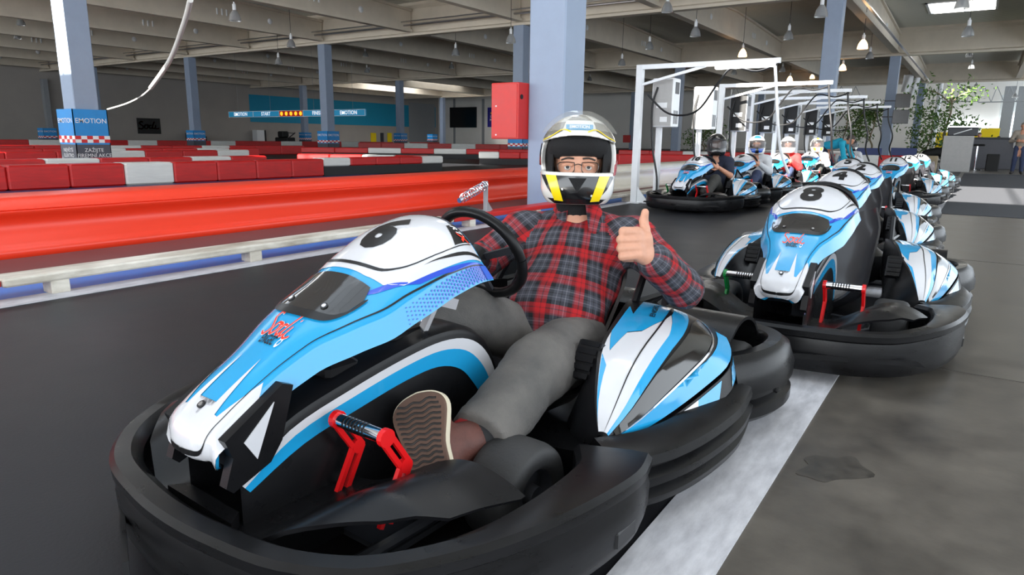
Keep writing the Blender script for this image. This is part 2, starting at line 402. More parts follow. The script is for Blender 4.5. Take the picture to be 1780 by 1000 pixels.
for i in range(9):
    x = -8.2 - i * 0.62; mb.prism([(x, 14.2 + i * 0.1), (x + 0.4, 14.2 + i * 0.1), (x + 0.75, 18.4), (x + 0.35, 18.4)], 0.0, 0.004)
_c = PZ(1445, 815); _p = [(_c.x + .09 * (1 + .22 * math.sin(3 * a + 1) + .10 * math.sin(7 * a)) * math.cos(a) + .02 * math.sin(a), _c.y + .11 * (1 + .2 * math.sin(2 * a) + .12 * math.cos(5 * a)) * math.sin(a)) for a in np.linspace(0, 6.28, 48, endpoint=False)]
tag(MB().prism(_p, 0.0, 0.002).build('trim_12', 'oil_stain'), 'dark oil stain on the concrete floor', kind='structure')
for _k, _y in enumerate((3.55, 7.2)): slab('trim_%d' % (13 + _k), -0.385, _y, XR, _y + 0.012, 0.0, 0.0015, 'oil_stain', 'thin dark joint across the concrete floor')
h = mb.build('trim_8', 'line_white'); h['kind'] = 'structure'; h['label'] = 'white hatched bars painted on the track'

# ------------------------------------------------------------------ shell
slab('wall_left', XL - 0.4, YB, XL, YF, 0, 9.2, 'wall_grey', 'dim grey back wall of the hall')
slab('wall_back', XL - 0.4, YF, -26.0, YF + 0.4, 0, 9.2, 'wall_white', 'white wall with the black screen')
slab('wall_atrium', -75, 111.6, XR, 112, 0, 16, 'wall_white', 'white far wall of the atrium')
slab('wall_atrium_left', -75.4, YF, -75, 112, 0, 16, 'wall_white', 'white side wall of the atrium')
for nm, x0, y0, x1, y1 in (('wall_front', XL, YB - 0.4, XR, YB), ('wall_right', XR, YB, XR + 0.4, 112)):
    slab(nm, x0, y0, x1, y1, 0, 0.35, 'wall_grey'); slab(nm, x0, y0, x1, y1, 7.0, 9.2, 'wall_grey')
ROWS = [9.03, 30.0, 52.0, 76.0]; XCOL = [-5.3 - 14.4 * i for i in range(5)]
# roof deck with real skylights far down the right bay, other openings added to shape daylight (x0,x1,y0,y1)
HOLES = [(-7.6, 2.2, -0.6, 6.2), (-24.5, -17.5, -2.1, 8.2), (-27, -21.5, -8, -4.6), (-63.5, -54.5, 61, 71), (-3.4, -0.2, 43.5, 47.0), (-3.5, -0.2, 64.0, 67.4), (-40.5, -36.5, -3, 3)]
xs = sorted({XL, XR, *[v for h_ in HOLES for v in h_[:2]]}); ys = sorted({YB, YF, *[v for h_ in HOLES for v in h_[2:]]}); mb = MB()
for i in range(len(xs) - 1):
    for j in range(len(ys) - 1):
        cx, cy = (xs[i] + xs[i + 1]) / 2, (ys[j] + ys[j + 1]) / 2
        if any(a < cx < b and c < cy < d for a, b, c, d in HOLES): continue
        mb.box((xs[i], ys[j], 8.2), (xs[i + 1], ys[j + 1], 8.4))
o = mb.build('ceiling', 'deck'); tag(o, 'corrugated metal roof deck of the hall', kind='structure')
for k, (a, b, c, d) in enumerate(HOLES):
    mb = MB(); t = 0.12
    for lo, hi in (((a, c, 8.15), (a + t, d, 8.75)), ((b - t, c, 8.15), (b, d, 8.75)), ((a, c, 8.15), (b, c + t, 8.75)), ((a, d - t, 8.15), (b, d, 8.75))): mb.box(lo, hi)
    n = max(1, round((b - a) / 1.6))
    for i in range(1, n): x = a + (b - a) * i / n; mb.box((x - 0.03, c, 8.6), (x + 0.03, d, 8.66))
    w = mb.build('window_%d' % (k + 1), 'white_metal'); tag(w, 'roof skylight with white frame', kind='structure')
slab('wall_clerestory', -75, YF, XR, YF + .3, 8.4, 15.0, 'wall_white', 'white clerestory wall above the roof edge')  # added to keep sky light out of the atrium
slab('ceiling_atrium', -75, YF, XR, 112, 15.0, 15.2, 'wall_white', 'pale high ceiling of the atrium')

# columns, girders, beams
def struct_obj(o, label=None):
    o['kind'] = 'structure'
    if label: o['label'] = label
    return o
for j, y in enumerate(ROWS):
    for i, x in enumerate(XCOL):
        struct_obj(MB().box((x - 0.3, y - 0.3, 0), (x + 0.3, y + 0.3, 6.5), 0.02).build('wall_column', 'column_blue'), 'blue grey square steel column')
    if j > 0:
        g = MB(); g.prism([(y - 0.22, 6.5), (y + 0.22, 6.5), (y + 0.22, 6.62), (y + 0.1, 6.7), (y + 0.1, 7.9), (y + 0.25, 8.05), (y + 0.25, 8.2), (y - 0.25, 8.2), (y - 0.25, 8.05), (y - 0.1, 7.9), (y - 0.1, 6.7), (y - 0.22, 6.62)], XL, XR, 'x')
        struct_obj(g.build('ceiling_girder', 'beam_grey'), 'pale concrete girder crossing the hall')
disc = MB().lathe([(0, 0.03), (0.14, 0.025), (0.16, 0.0)], axis='x', n=14); disc_me = mesh_obj('cover_disc', disc.v, disc.f, 'white_metal', None, True).data
bpy.data.objects.remove(bpy.data.objects['cover_disc'])
hk = MB().box((0, -0.04, -0.16), (0.05, 0.04, 0.16), 0.012); hk_me = mesh_obj('hook', hk.v, hk.f, 'white_metal').data; bpy.data.objects.remove(bpy.data.objects['hook'])
for a, b in ((9.03, 30), (30, 52), (52, 76)):
    for i in range(11):
        x = -5.3 - 7.2 * (i - 1)
        if x > XR - 0.5 or x < XL: continue
        g = MB(); y0, y1 = a + 0.25, b - 0.25; ym = (y0 + y1) / 2
        prof = [(y0, 6.75), (y1, 6.75), (y1, 7.75), (ym, 8.18), (y0, 7.75)]
        g.prism(prof, x - 0.08, x + 0.08, 'x'); g.box((x - 0.2, y0, 6.68), (x + 0.2, y1, 6.82)); g.bar((x, y0, 7.8), (x, ym, 8.2), 0.4, 0.12); g.bar((x, ym, 8.2), (x, y1, 7.8), 0.4, 0.12)
        bm_ = struct_obj(g.build('ceiling_beam', 'beam_grey'), 'pale concrete roof beam running down the hall')
        if b < 60 and x < 0:
            for fy in (0.3, 0.82): inst('cover_disc', disc_me, bm_, (x + 0.085, y0 + (y1 - y0) * fy, 7.3))
            for q in range(3): inst('hook', hk_me, bm_, (x + 0.085, y0 + (y1 - y0) * 0.66 + q * 0.28, 7.35))

# services under the roof
tag(MB().cyl((XL + 1, 29.2, 6.95), (XR - 1, 29.2, 6.95), 0.05, n=8).cyl((XL + 1, 29.0, 7.1), (XR - 1, 29.0, 7.1), 0.03, n=8).build('ceiling_pipe', 'steel', None, True), 'steel service pipes along the pale girder', 'pipe')
tag(MB().bar((-4.6, 31, 6.55), (-4.6, 75, 6.55), 0.12, 0.06).build('cable_tray', 'steel'), 'narrow steel cable tray under the right beam', 'cable tray')

# ------------------------------------------------------------------ orange and cream soft barriers beside the pit lane
PROF = [(0.0, 0.0), (-0.012, 0.04), (0.0, 0.075), (0.03, 0.10), (0.05, 0.14), (0.085, 0.20), (0.10, 0.26), (0.085, 0.31), (0.045, 0.355), (0.04, 0.378), (0.055, 0.382), (0.045, 0.39), (0.07, 0.44), (0.11, 0.475), (0.17, 0.49), (0.42, 0.50), (0.5, 0.46), (0.52, 0.40), (0.52, 0.0)]
def soft_barrier(y0, y1, x, m, label, nsec):
    root = empty('soft_barrier', (x, y0, 0)); tag(root, label, 'barrier')
    L = (y1 - y0) / nsec
    pr = spline(np.array(PROF), 2); n = len(pr); V = [(-p[0], 0.0, p[1]) for p in pr] + [(-p[0], L - 0.004, p[1]) for p in pr]
    F = [(i, i + 1, n + i + 1, n + i) for i in range(n - 1)] + [tuple(range(n - 1, -1, -1)), tuple(range(n, 2 * n))]
    me = None
    for k in range(nsec):
        if me is None: me = fix_normals(mesh_obj('barrier_section', V, F, m, root, True, 30)).data
        else: inst('barrier_section', me, root, (0, k * L, 0))
    return root
soft_barrier(-4, 11.2, -6.42, 'orange_red', 'long orange red padded barrier along the left of the pit lane', 1)
soft_barrier(11.2, 29.5, -5.95, 'cream_barrier', 'cream white padded barrier behind the charging frames', 5)

# low rail on short posts
def rail(y0, y1, m, label, posts):
    root = empty('low_rail', (-4.86, y0, 0)); tag(root, label, 'guard rail')
    MB().box((-0.13, 0.004, 0.085), (0.10, y1 - y0 - 0.004, 0.14), 0.012).build('rail_beam', m, root)
    for py in posts: MB().box((-0.04, py - y0 - 0.055, 0), (0.09, py - y0 + 0.055, 0.088), 0.006).build('post', 'rail_white', root)
rail(-3.0, 1.62, 'block_red', 'red section of low rail at the left edge of the photo', [-1.0, 0.5])
rail(1.62, 5.95, 'rail_white', 'scuffed white low rail in front of the orange barrier', [1.94, 3.39, 4.84])
rail(5.95, 8.55, 'block_red', 'orange red section of low rail beside the driver', [6.3, 7.75])
rail(8.55, 16.0, 'rail_white', 'white low rail under the charging frames', [9.2, 10.65, 12.1, 13.55])
# sprung stops on the rail
def spring_stop(y, label):
    root = empty('spring_stop', (-4.92, y, 0.14)); tag(root, label, 'spring')
    MB().box((-0.03, -0.012, 0), (0.03, 0.012, 0.36), 0.004).box((-0.06, -0.05, 0), (0.06, 0.03, 0.012)).prism([(0.0, 0.0), (0.14, 0.0), (0.0, 0.15)], -0.008, 0.008, 'x').build('bracket', 'grey_metal', root)
    t = np.linspace(0, 1, 150); a = t * 2 * math.pi * 11
    tube('coil', np.stack([0.05 * np.cos(a), -0.02 - 0.44 * t, 0.31 - 0.13 * t + 0.05 * np.sin(a)], 1), 0.006, 'chrome', root, n=5, smooth_path=1)
    MB().cyl((0, -0.47, 0.172), (0, -0.52, 0.158), 0.03, n=10).cyl((0, 0.0, 0.312), (0, -0.48, 0.17), 0.01, n=8).build('end_stop', 'steel', root)
spring_stop(6.75, 'coil spring stop on a plate rising from the rail behind kart six')
spring_stop(10.1, 'coil spring stop on the white rail beside the man in the helmet')

# ------------------------------------------------------------------ red and white block barriers on the track
def block_me(L, T, H, base):
    o = MB().box((-T / 2, 0.004, base), (T / 2, L - 0.004, H), 0.03).build('block', None); return o
BLOCKS = {}
def barrier_row(label, p0, p1, pattern, H=0.45, T=0.55, base=0.0, L=None):
    """blocks from p0 to p1 in plan; pattern letters r / w repeat; base > 0 stands the blocks on a black rubber plinth"""
    d = Vector((p1[0] - p0[0], p1[1] - p0[1], 0)); n = len(pattern) if L is None else max(1, round(d.length / L)); Lb = d.length / n
    root = empty('block_barrier', (p0[0], p0[1], 0), math.atan2(-d.x, d.y)); tag(root, label, 'barrier')
    for k in range(n):
        c = pattern[k % len(pattern)]; key = (c, round(Lb, 2), T, H, base)
        if key not in BLOCKS:
            o = block_me(Lb, T, H, base); BLOCKS[key] = o.data; o.data.materials.append(MATS['block_red' if c == 'r' else 'block_white']); bpy.data.objects.remove(o)
        inst('block', BLOCKS[key], root, (0, k * Lb, 0))
    if base > 0:
        MB().box((-T / 2 + 0.03, 0.03, 0), (T / 2 - 0.03, d.length - 0.03, base)).build('rubber_plinth', 'rubber_base', root)
    return root
barrier_row('front row of tall red blocks with one white block', (-14.4, 1.05), (-14.4, 12.25), 'rrrrrrwrrrr'[0:11], 0.44)
barrier_row('red and white blocks on black plinth ending at the track bend', (-14.42, 12.27), (-14.2, 16.9), 'wrrrw', 0.46, 0.5, 0.24)
barrier_row('sunlit blocks on black plinth returning from the bend', (-14.6, 16.9), (-18.0, 14.6), 'rwrr', 0.46, 0.5, 0.24)
barrier_row('second row of red blocks with white ones, behind the tall front row', (-17.2, 1.2), (-17.2, 12.6), 'rrrrrwrrwr', 0.45)
barrier_row('third row of blocks caught by sunlight behind the bannered column', (-23.8, 3.0), (-24.2, 17.0), 'rrwrrrwrrw', 0.46)
barrier_row('fourth row of small red and white blocks', (-29.5, 6), (-27.6, 20), 'rwrrrwr', 0.46, L=1.4)
barrier_row('fifth row of red and white blocks far across the track', (-36, 8), (-33, 27), 'rrwrrrw', 0.48, L=1.5)
barrier_row('dark red and grey row of blocks along the back wall', (-58, 18), (-52, 62), 'rrw', 0.55, L=2.2)
barrier_row('long row of red and white blocks on black plinth before the white wall', (-27.5, 22.5), (-17.5, 30.5), 'rrwrw', 0.5, 0.5, 0.24, L=1.6)
barrier_row('short red and white blocks on black plinth left of the near column', (-16.6, 22.3), (-13.2, 24.6), 'wrrw', 0.5, 0.5, 0.24, L=0.9)
barrier_row('far row of red and white blocks below the black wall screen', (-46, 44), (-26, 52), 'rrwrw', 0.55, L=2.2)
barrier_row('dark red blocks on black plinth behind the charging frames', (-14.6, 31.2), (-1.7, 31.2), 'rrwr', 0.55, 0.5, 0.0, L=1.7)
barrier_row('row of bright red blocks just behind the cream barrier', (-10.2, 21.5), (-7.2, 24.3), 'rrr', 0.55, 0.5, 0.0)

# ------------------------------------------------------------------ banners wrapped on columns
def rotz(M, a): return Matrix.Rotation(a, 4, 'Z') @ M
FRONT = Matrix.Rotation(R(90), 4, 'X')                                      # text facing -Y
SIDE = Matrix.Rotation(R(90), 4, 'Z') @ FRONT                               # text facing +X
def banner(x, y, w, z0, z1, label, full, name='column_banner'):
    """printed wrap round a column: blue top, check strip, dark lower part"""
    root = empty(name, (x, y, 0)); tag(root, label, 'banner', 'printed wraps on the hall columns')
    H = z1 - z0; zb = z1 - H * 0.40; zc = zb - H * 0.15; h = w / 2
    def ring(za, zb_, m, nm, o=0.0):
        mb = MB()
        for lo, hi in (((-h - o, -h - o, za), (h + o, -h + 0.02, zb_)), ((h - 0.02, -h, za), (h + o, h, zb_)), ((-h - o, -h, za), (-h + 0.02, h, zb_)), ((-h, h - 0.02, za), (h, h + o, zb_))): mb.box(lo, hi)
        return mb.build(nm, m, root)
    ring(zb, z1, 'banner_blue', 'blue_panel'); ring(z0, zc, 'banner_dark', 'text_panel'); ring(zc, zb, 'banner_blue', 'check_band')
    a, b = MB(), MB(); n = 6; cw = w / n; ch = H * 0.055
    for r_ in range(2):
        for k in range(n):
            t = a if (k + r_) % 2 else b; z_ = zb - 0.012 * H - (r_ + 1) * ch
            t.box((-h + k * cw, -h - 0.006, z_), (-h + (k + 1) * cw, -h - 0.001, z_ + ch)); t.box((h + 0.001, -h + k * cw, z_), (h + 0.006, -h + (k + 1) * cw, z_ + ch))
    a.build('white_checks', 'white_print', root); b.build('red_checks', 'red_print', root)
    def both(s, z, size):
        for M, off in ((FRONT, Vector((0, -h - 0.006, z))), (SIDE, Vector((h + 0.006, 0, z)))):
            flat_text('lettering', s, Matrix.Translation(off) @ M, 'white_print', root, size=size, offset=0.004 * size)
    both('E·MOTION'.replace('·', ''), zb + H * 0.22, w * 0.2)
    if full:
        for q, s in enumerate(('ZAŽIJTE', 'FIREMNÍ AKCE', 'S NEOPAKOVATELNOU', 'ATMOSFÉROU')):
            flat_text('lettering', s, Matrix.Translation((h + 0.006, 0, zc - H * (0.09 + 0.085 * q))) @ SIDE, 'white_print', root, size=w * (0.155 if q != 2 else 0.095))
        for q, s in enumerate(('NEJVĚTŠÍ', 'ELEKTRO', 'MOTOKÁRY', 'PRAHA 2')):
            flat_text('lettering', s, Matrix.Translation((0, -h - 0.006, zc - H * (0.09 + 0.085 * q))) @ FRONT, 'white_print', root, size=w * 0.15)
    return root
banner(-19.7, 9.03, 0.86, 0.0, 1.62, 'large blue and dark wrap with Czech lettering on the nearest left column', True)
banner(-34.1, 30, 0.95, 0.0, 1.35, 'blue and dark printed wrap on column beside the start sign', False)
banner(-48.5, 30, 0.95, 0.0, 1.35, 'blue and dark printed wrap on column right of the black wall poster', False)
banner(-62.9, 30, 0.95, 0.0, 1.35, 'blue and dark printed wrap half behind the nearest left column', False)
banner(-62.9, 52, 0.95, 0.0, 1.45, 'blue printed wrap on column in front of the turquoise band', False)
banner(-48.5, 52, 0.95, 0.0, 1.45, 'blue printed wrap on column before the grey roller door', False)
banner(-19.7, 30, 0.9, 0.0, 1.35, 'blue printed wrap seen just left of the nearest column', False)
p = PY(85, 250, 24.5); banner(p.x, 24.5, 0.95, 0.0, 1.4, 'blue printed wrap on a stub at the far left wall', False, 'stub_banner')
p = PY(801, 255, 76); banner(p.x, 70, 0.95, 0.0, 1.5, 'small blue wrap left of the black wall screen', False, 'stub_banner')

# red cabinet on the near column
rb = empty('red_cabinet', (-5.62, 8.75, 1.0)); tag(rb, 'red metal cabinet hung on the near column', 'cabinet')
MB().box((-0.46, -0.28, 0.0), (0.02, 0.10, 0.8), 0.01).build('case', 'red_box', rb)
MB().box((-0.44, -0.29, 0.02), (0.0, -0.278, 0.78), 0.004).build('door', 'red_box', rb)
MB().cyl((-0.36, -0.285, 0.47), (-0.36, -0.3, 0.47), 0.012, n=8).cyl((-0.36, -0.285, 0.06), (-0.36, -0.3, 0.06), 0.012, n=8).build('rivet', 'white_metal', rb)
MB().cyl((0.018, -0.2, 0.6), (0.03, -0.2, 0.6), 0.035, n=10).build('button', 'black_flat', rb)

# start / finish sign
p0 = PY(397, 192, 33.0); p1 = PY(635, 203, 33.0); zt, zb_ = (p0.z + PY(635, 192, 33).z) / 2, (p1.z + PY(397, 203, 33).z) / 2; Ls = p1.x - p0.x; Hs = zt - zb_
sg = empty('start_finish_sign', (p0.x, 33, zb_)); tag(sg, 'long hanging cyan sign reading start and finish with a row of orange lights', 'sign')
MB().box((0, 0, 0), (Ls, 0.12, Hs), 0.01).build('board', 'sign_board', sg)
fr = MB(); 
for lo, hi in (((0, -0.012, 0), (Ls, 0, 0.03)), ((0, -0.012, Hs - 0.03), (Ls, 0, Hs))): fr.box(lo, hi)
for f_ in (0, 0.205, 0.41, 0.585, 0.79, 1.0): fr.box((max(0, Ls * f_ - 0.03), -0.014, 0), (min(Ls, Ls * f_ + 0.03), 0, Hs))
fr.build('frame', 'white_metal', sg)
for s, f_ in (('EMOTION', 0.103), ('START', 0.307), ('FINISH', 0.688), ('EMOTION', 0.895)):
    flat_text('lettering', s, Matrix.Translation((Ls * f_, -0.02, Hs * 0.5)) @ FRONT, 'sign_letter', sg, size=Hs * 0.80, offset=0.006, space=1.05)
for k in range(5): MB().lathe([(0, -0.05), (Hs * 0.3, -0.03), (Hs * 0.34, 0)], (Ls * (0.428 + 0.035 * k), 0, Hs * 0.5), 'y', 14).build('signal_light', 'orange_lit', sg, True)
MB().box((Ls * 0.412, -0.006, 0.03), (Ls * 0.583, 0.0, Hs - 0.03)).build('light_panel', 'red_box', sg)
for f_ in (0.08, 0.34, 0.66, 0.92): MB().cyl((Ls * f_, 0.05, Hs), (Ls * f_, 0.05, 8.21 - zb_), 0.008, n=6).build('hanger', 'grey_metal', sg)

# left wall dressing
def wall_panel(name, px0, py0, px1, py1, m, label, cat, proud=0.05, X=XL + 0.02):
    a = Vector((0, 0, 1)) + ray(px0, py0) * (X / ray(px0, py0).x); b = Vector((0, 0, 1)) + ray(px1, py1) * (X / ray(px1, py1).x)
    o = MB().box((X - 0.0, min(a.y, b.y), min(a.z, b.z)), (X + proud, max(a.y, b.y), max(a.z, b.z)), 0.01).build(name, m); tag(o, label, cat); return o, a, b
_, a, b = wall_panel('wall_band', 432, 164, 757, 222, 'turquoise', 'broad turquoise band painted high on the grey back wall', 'wall panel', 0.03)
o, a, b = wall_panel('wall_poster', 237, 205, 280, 233, 'black_flat', 'black poster with red script on the back wall', 'poster')
cy, cz, hw_ = (a.y + b.y) / 2, (a.z + b.z) / 2, abs(b.y - a.y) / 2
sm = MB()
for q in strokes([[(x_ * 0.8, y_ * 0.9) for x_, y_ in L] for L in SCRIPT], 0.13):
    sm.add([(XL + 0.07, cy + x_ * hw_, cz + y_ * hw_ * 0.8) for x_, y_ in q], [(0, 1, 2, 3)])
sm.build('script_print', 'red_print', o)
wall_panel('door_1', 710, 178, 756, 252, 'grey_metal', None, None, 0.06)[0]['kind'] = 'structure'
for q, (x0, x1, m_, l) in enumerate([(644, 654, 'yellow', 'yellow door on the back wall, left one'), (673, 681, 'yellow', 'yellow door on the back wall, right one'), (684, 692, 'grey_metal', 'grey door beside the right yellow door'), (661, 667, 'dark_metal', 'narrow dark door between the yellow doors')]):
    d_ = wall_panel('door_%d' % (q + 2), x0, 231, x1, 258, m_, l, None, 0.08)[0]; d_['kind'] = 'structure'
d_ = wall_panel('door_6', 440, 226, 464, 258, 'black_flat', 'dark open doorway in the back wall', None, 0.05)[0]; d_['kind'] = 'structure'  # flat black panel, the shade inside the doorway put into its colour
wall_panel('tall_cabinet', 438, 226, 453, 257, 'white_metal', 'tall white cabinet beside the dark doorway', 'cabinet', 0.9)
wall_panel('speaker_stack', 322, 231, 336, 256, 'black_flat', 'taller black box standing against the back wall', 'box', 1.2)
wall_panel('speaker_stack', 337, 237, 350, 256, 'black_flat', 'shorter black box standing against the back wall', 'box', 1.2)
wall_panel('wall_pipe', 78, 138, 84, 256, 'grey_metal', 'grey vertical duct on the back wall at far left', 'duct', 0.5)
# parked machine in front of the back wall
pm = PZ(497, 258); pm = PY(497, 256, 45.0)
mc = empty('maintenance_machine', (pm.x, 45, 0)); tag(mc, 'dark machine parked by the back wall doorway', 'machine')
MB().box((-1.0, -0.5, 0.35), (0.9, 0.5, 0.9), 0.06).box((-0.7, -0.4, 0.9), (0.1, 0.4, 1.5), 0.08).build('body', 'black_flat', mc)
for sx in (-0.7, 0.7):
    for sy in (-0.45, 0.45): MB().cyl((sx, sy - 0.08, 0.3), (sx, sy + 0.08, 0.3), 0.3, n=14).build('wheel', 'rubber_base', mc)
MB().bar((0.6, 0, 0.9), (1.5, 0, 1.35), 0.08, 0.08).bar((1.2, 0, 1.2), (1.2, 0, 0.4), 0.07, 0.07).build('arm', 'dark_metal', mc)
MB().bar((1.0, -0.5, 1.35), (1.9, -0.5, 1.3), 0.06, 0.06).build('handle', 'dark_metal', mc)
# white wall dressing
def back_panel(name, px0, py0, px1, py1, m, label, cat, proud=0.08, Y=YF):
    a = PY(px0, py0, Y); b = PY(px1, py1, Y); o = MB().box((a.x, Y - proud, b.z), (b.x, Y, a.z), 0.01).build(name, m); tag(o, label, cat); return o, a, b
back_panel('wall_screen', 783, 187, 829, 222, 'screen_black', 'large black screen on the white wall', 'screen', 0.2)
o, a, b = back_panel('wall_poster', 848, 187, 872, 221, 'poster_purple', 'purple blue poster on the white wall beside the red cabinet', 'poster', 0.08)
for q, (s, c) in enumerate((('KAR TY', 'yellow'), ('DAR KY', 'white_print'), ('POUKAZ', 'white_print'))):
    flat_text('lettering', s, Matrix.Translation(((a.x + b.x) / 2, YF - 0.09, a.z - (a.z - b.z) * (0.3 + 0.17 * q))) @ FRONT, c, o, size=0.42, offset=0.02)
for q, xx in enumerate((788, 838)): back_panel('trim_%d' % (9 + q), xx, 172, xx + 4, 256, 'grey_metal', 'narrow vertical pipe on the white wall', None, 0.06)[0]['kind'] = 'structure'

# loose white cable from the roof to the left column
tube('hanging_cable', [PD(332, -20, 13), PD(322, 35, 14), PD(295, 105, 16), PD(258, 157, 18), PD(225, 178, 20), PD(187, 190, 21.3)], 0.02, 'cable_white', None, n=6, smooth_path=8)
tag(bpy.data.objects['hanging_cable'], 'thin white cable sagging from the roof to the left column', 'cable')
cs_ = tube('cable_sleeve', [PD(331, 0, 13), PD(320, 40, 14), PD(295, 105, 16), PD(262, 153, 17.8)], 0.055, 'cable_white', None, n=8, smooth_path=8)
cs_.parent = bpy.data.objects['hanging_cable']

# ------------------------------------------------------------------ the kart (local frame: nose towards -y, origin on the ground under the middle)
mat('kart_black', srgb(20, 20, 22), 0.30, spec=0.22, var=0.06, vscale=14)
mat('bumper_black', srgb(22, 22, 24), 0.30, spec=0.24, var=0.2, vscale=9, bump=0.02, bscale=25, stretch=(1, 1, 4), dark=srgb(15, 15, 16))
mat('kart_white', srgb(206, 207, 212), 0.18, coat=0.5, var=0.03, vscale=6)
mat('kart_blue', srgb(28, 152, 208), 0.18, coat=0.5, var=0.05, vscale=6)
mat('kart_navy', srgb(28, 70, 190), 0.2, coat=0.5)
mat('line_black', srgb(16, 16, 18), 0.3)
mat('smoke_window', srgb(30, 28, 27), 0.07, var=0.2, vscale=10, coat=0.6)
mat('tire', srgb(44, 44, 45), 0.62, var=0.2, vscale=18, bump=0.12, bscale=120)
mat('pedal_red', srgb(214, 20, 24), 0.3)
mat('pedal_green', srgb(20, 130, 60), 0.3)
mat('sodi_red', srgb(226, 52, 30), 0.35)
mat('seat_black', srgb(40, 40, 44), 0.3, coat=0.3)
mat('sticker_blue', srgb(30, 90, 200), 0.35)

vy = hermite([0, .03, .08, .15, .35, .48, .55, .65, .78, .9, 1], [-.93, -.945, -.935, -.887, -.735, -.62, -.54, -.44, -.33, -.235, -.19])
vz = hermite([0, .03, .08, .15, .35, .48, .55, .65, .78, .9, 1], [.34, .362, .402, .444, .54, .612, .656, .72, .772, .79, .785])
vh = hermite([0, .02, .05, .10, .18, .30, .40, .48, .58, .72, .9, 1], [.042, .064, .078, .086, .089, .093, .112, .142, .172, .190, .196, .188])
vc = hermite([0, .15, .4, .5, .6, .75, 1], [.012, .016, .026, .05, .085, .105, .11])
vs = hermite([0, .05, .15, .45, .7, 1], [.012, .02, .04, .055, .058, .05])
def S_FAIR(u, v):
    u = np.asarray(u, float); v = np.asarray(v, float); a = np.abs(u); t = np.clip(a / .75, 0, 1); s = np.clip((a - .75) / .25, 0, 1.2); sg = np.sign(u)
    vv = np.clip(v, 0, 1); hw = vh(vv); fr = np.clip(1 - vv / .12, 0, 1)
    x = sg * (hw * t ** .92 + .016 * s)
    y = vy(vv) + .035 * fr * t ** 3 + .03 * s * np.clip((vv - .6) / .4, 0, 1) + (v - vv)
    dome = np.clip((vv - .48) / .14, 0, 1); dome = dome * dome * (3 - 2 * dome)
    z = vz(vv) - vc(vv) * (t ** (2.6 - .4 * dome)) - vs(vv) * s
    return np.stack([x, y, z], -1)

def mirror_pts(P): return [(-x, y, z) for x, y, z in P]
def sweep(name, path, sec, material, parent, closed_sec=True, k=5, sharp=40):
    """path: list of (x,y) plan points; sec(t)-> list of (n,z), n along the left normal of travel"""
    P = spline(np.array(path, float), k); m = len(P); T = np.gradient(P, axis=0); T /= np.linalg.norm(T, axis=1)[:, None]; N = np.stack([-T[:, 1], T[:, 0]], 1)
    V = []; F = []; n = None
    for i in range(m):
        s_ = sec(i / (m - 1)); n = len(s_)
        for a, z in s_: V.append((P[i, 0] + N[i, 0] * a, P[i, 1] + N[i, 1] * a, z))
    for i in range(m - 1):
        for j in range(n): q = (j + 1) % n; F.append((i * n + j, i * n + q, i * n + n + q, i * n + n + j))
    F.append(tuple(range(n - 1, -1, -1))); F.append(tuple(range((m - 1) * n, m * n)))
    return fix_normals(mesh_obj(name, V, F, material, parent, True, sharp))

I_E = spline(np.array([(.50, -.075, .225), (.47, -.05, .30), (.43, .02, .37), (.385, .12, .41), (.345, .28, .45), (.30, .43, .465), (.27, .52, .46)]), 6)
O_E = spline(np.array([(.53, -.09, .20), (.575, .06, .22), (.605, .20, .245), (.63, .34, .275), (.645, .47, .305), (.62, .57, .33), (.57, .64, .36)]), 6)
_tt = np.linspace(0, 1, len(I_E))
def pod_edge(E, b): return np.stack([np.interp(b, _tt, E[:, i]) + np.where(b < 0, b * (E[1, i] - E[0, i]) * 36, 0) for i in range(3)], -1)
def S_POD(a, b, side=1):
    a = np.asarray(a, float); b = np.asarray(b, float); I = pod_edge(I_E, b); O = pod_edge(O_E, b); P = I + (O - I) * a[..., None]
    bl = np.sin(np.pi * np.clip(a, 0, 1)) * (0.012 + 0.035 * np.sin(np.pi * np.clip(b, 0, 1) * .85 + .1)); P = P + bl[..., None] * np.array([.45, -.1, .9])
    P[..., 0] *= side; return P
def S_SKIRT(a, b, side=1):
    b = np.asarray(b, float); O = pod_edge(O_E, b); O = O + np.asarray(a, float)[..., None] * np.array([.02, -.012, -.055]) + np.array([.006, -.004, -.012]); O[..., 0] *= side; return O

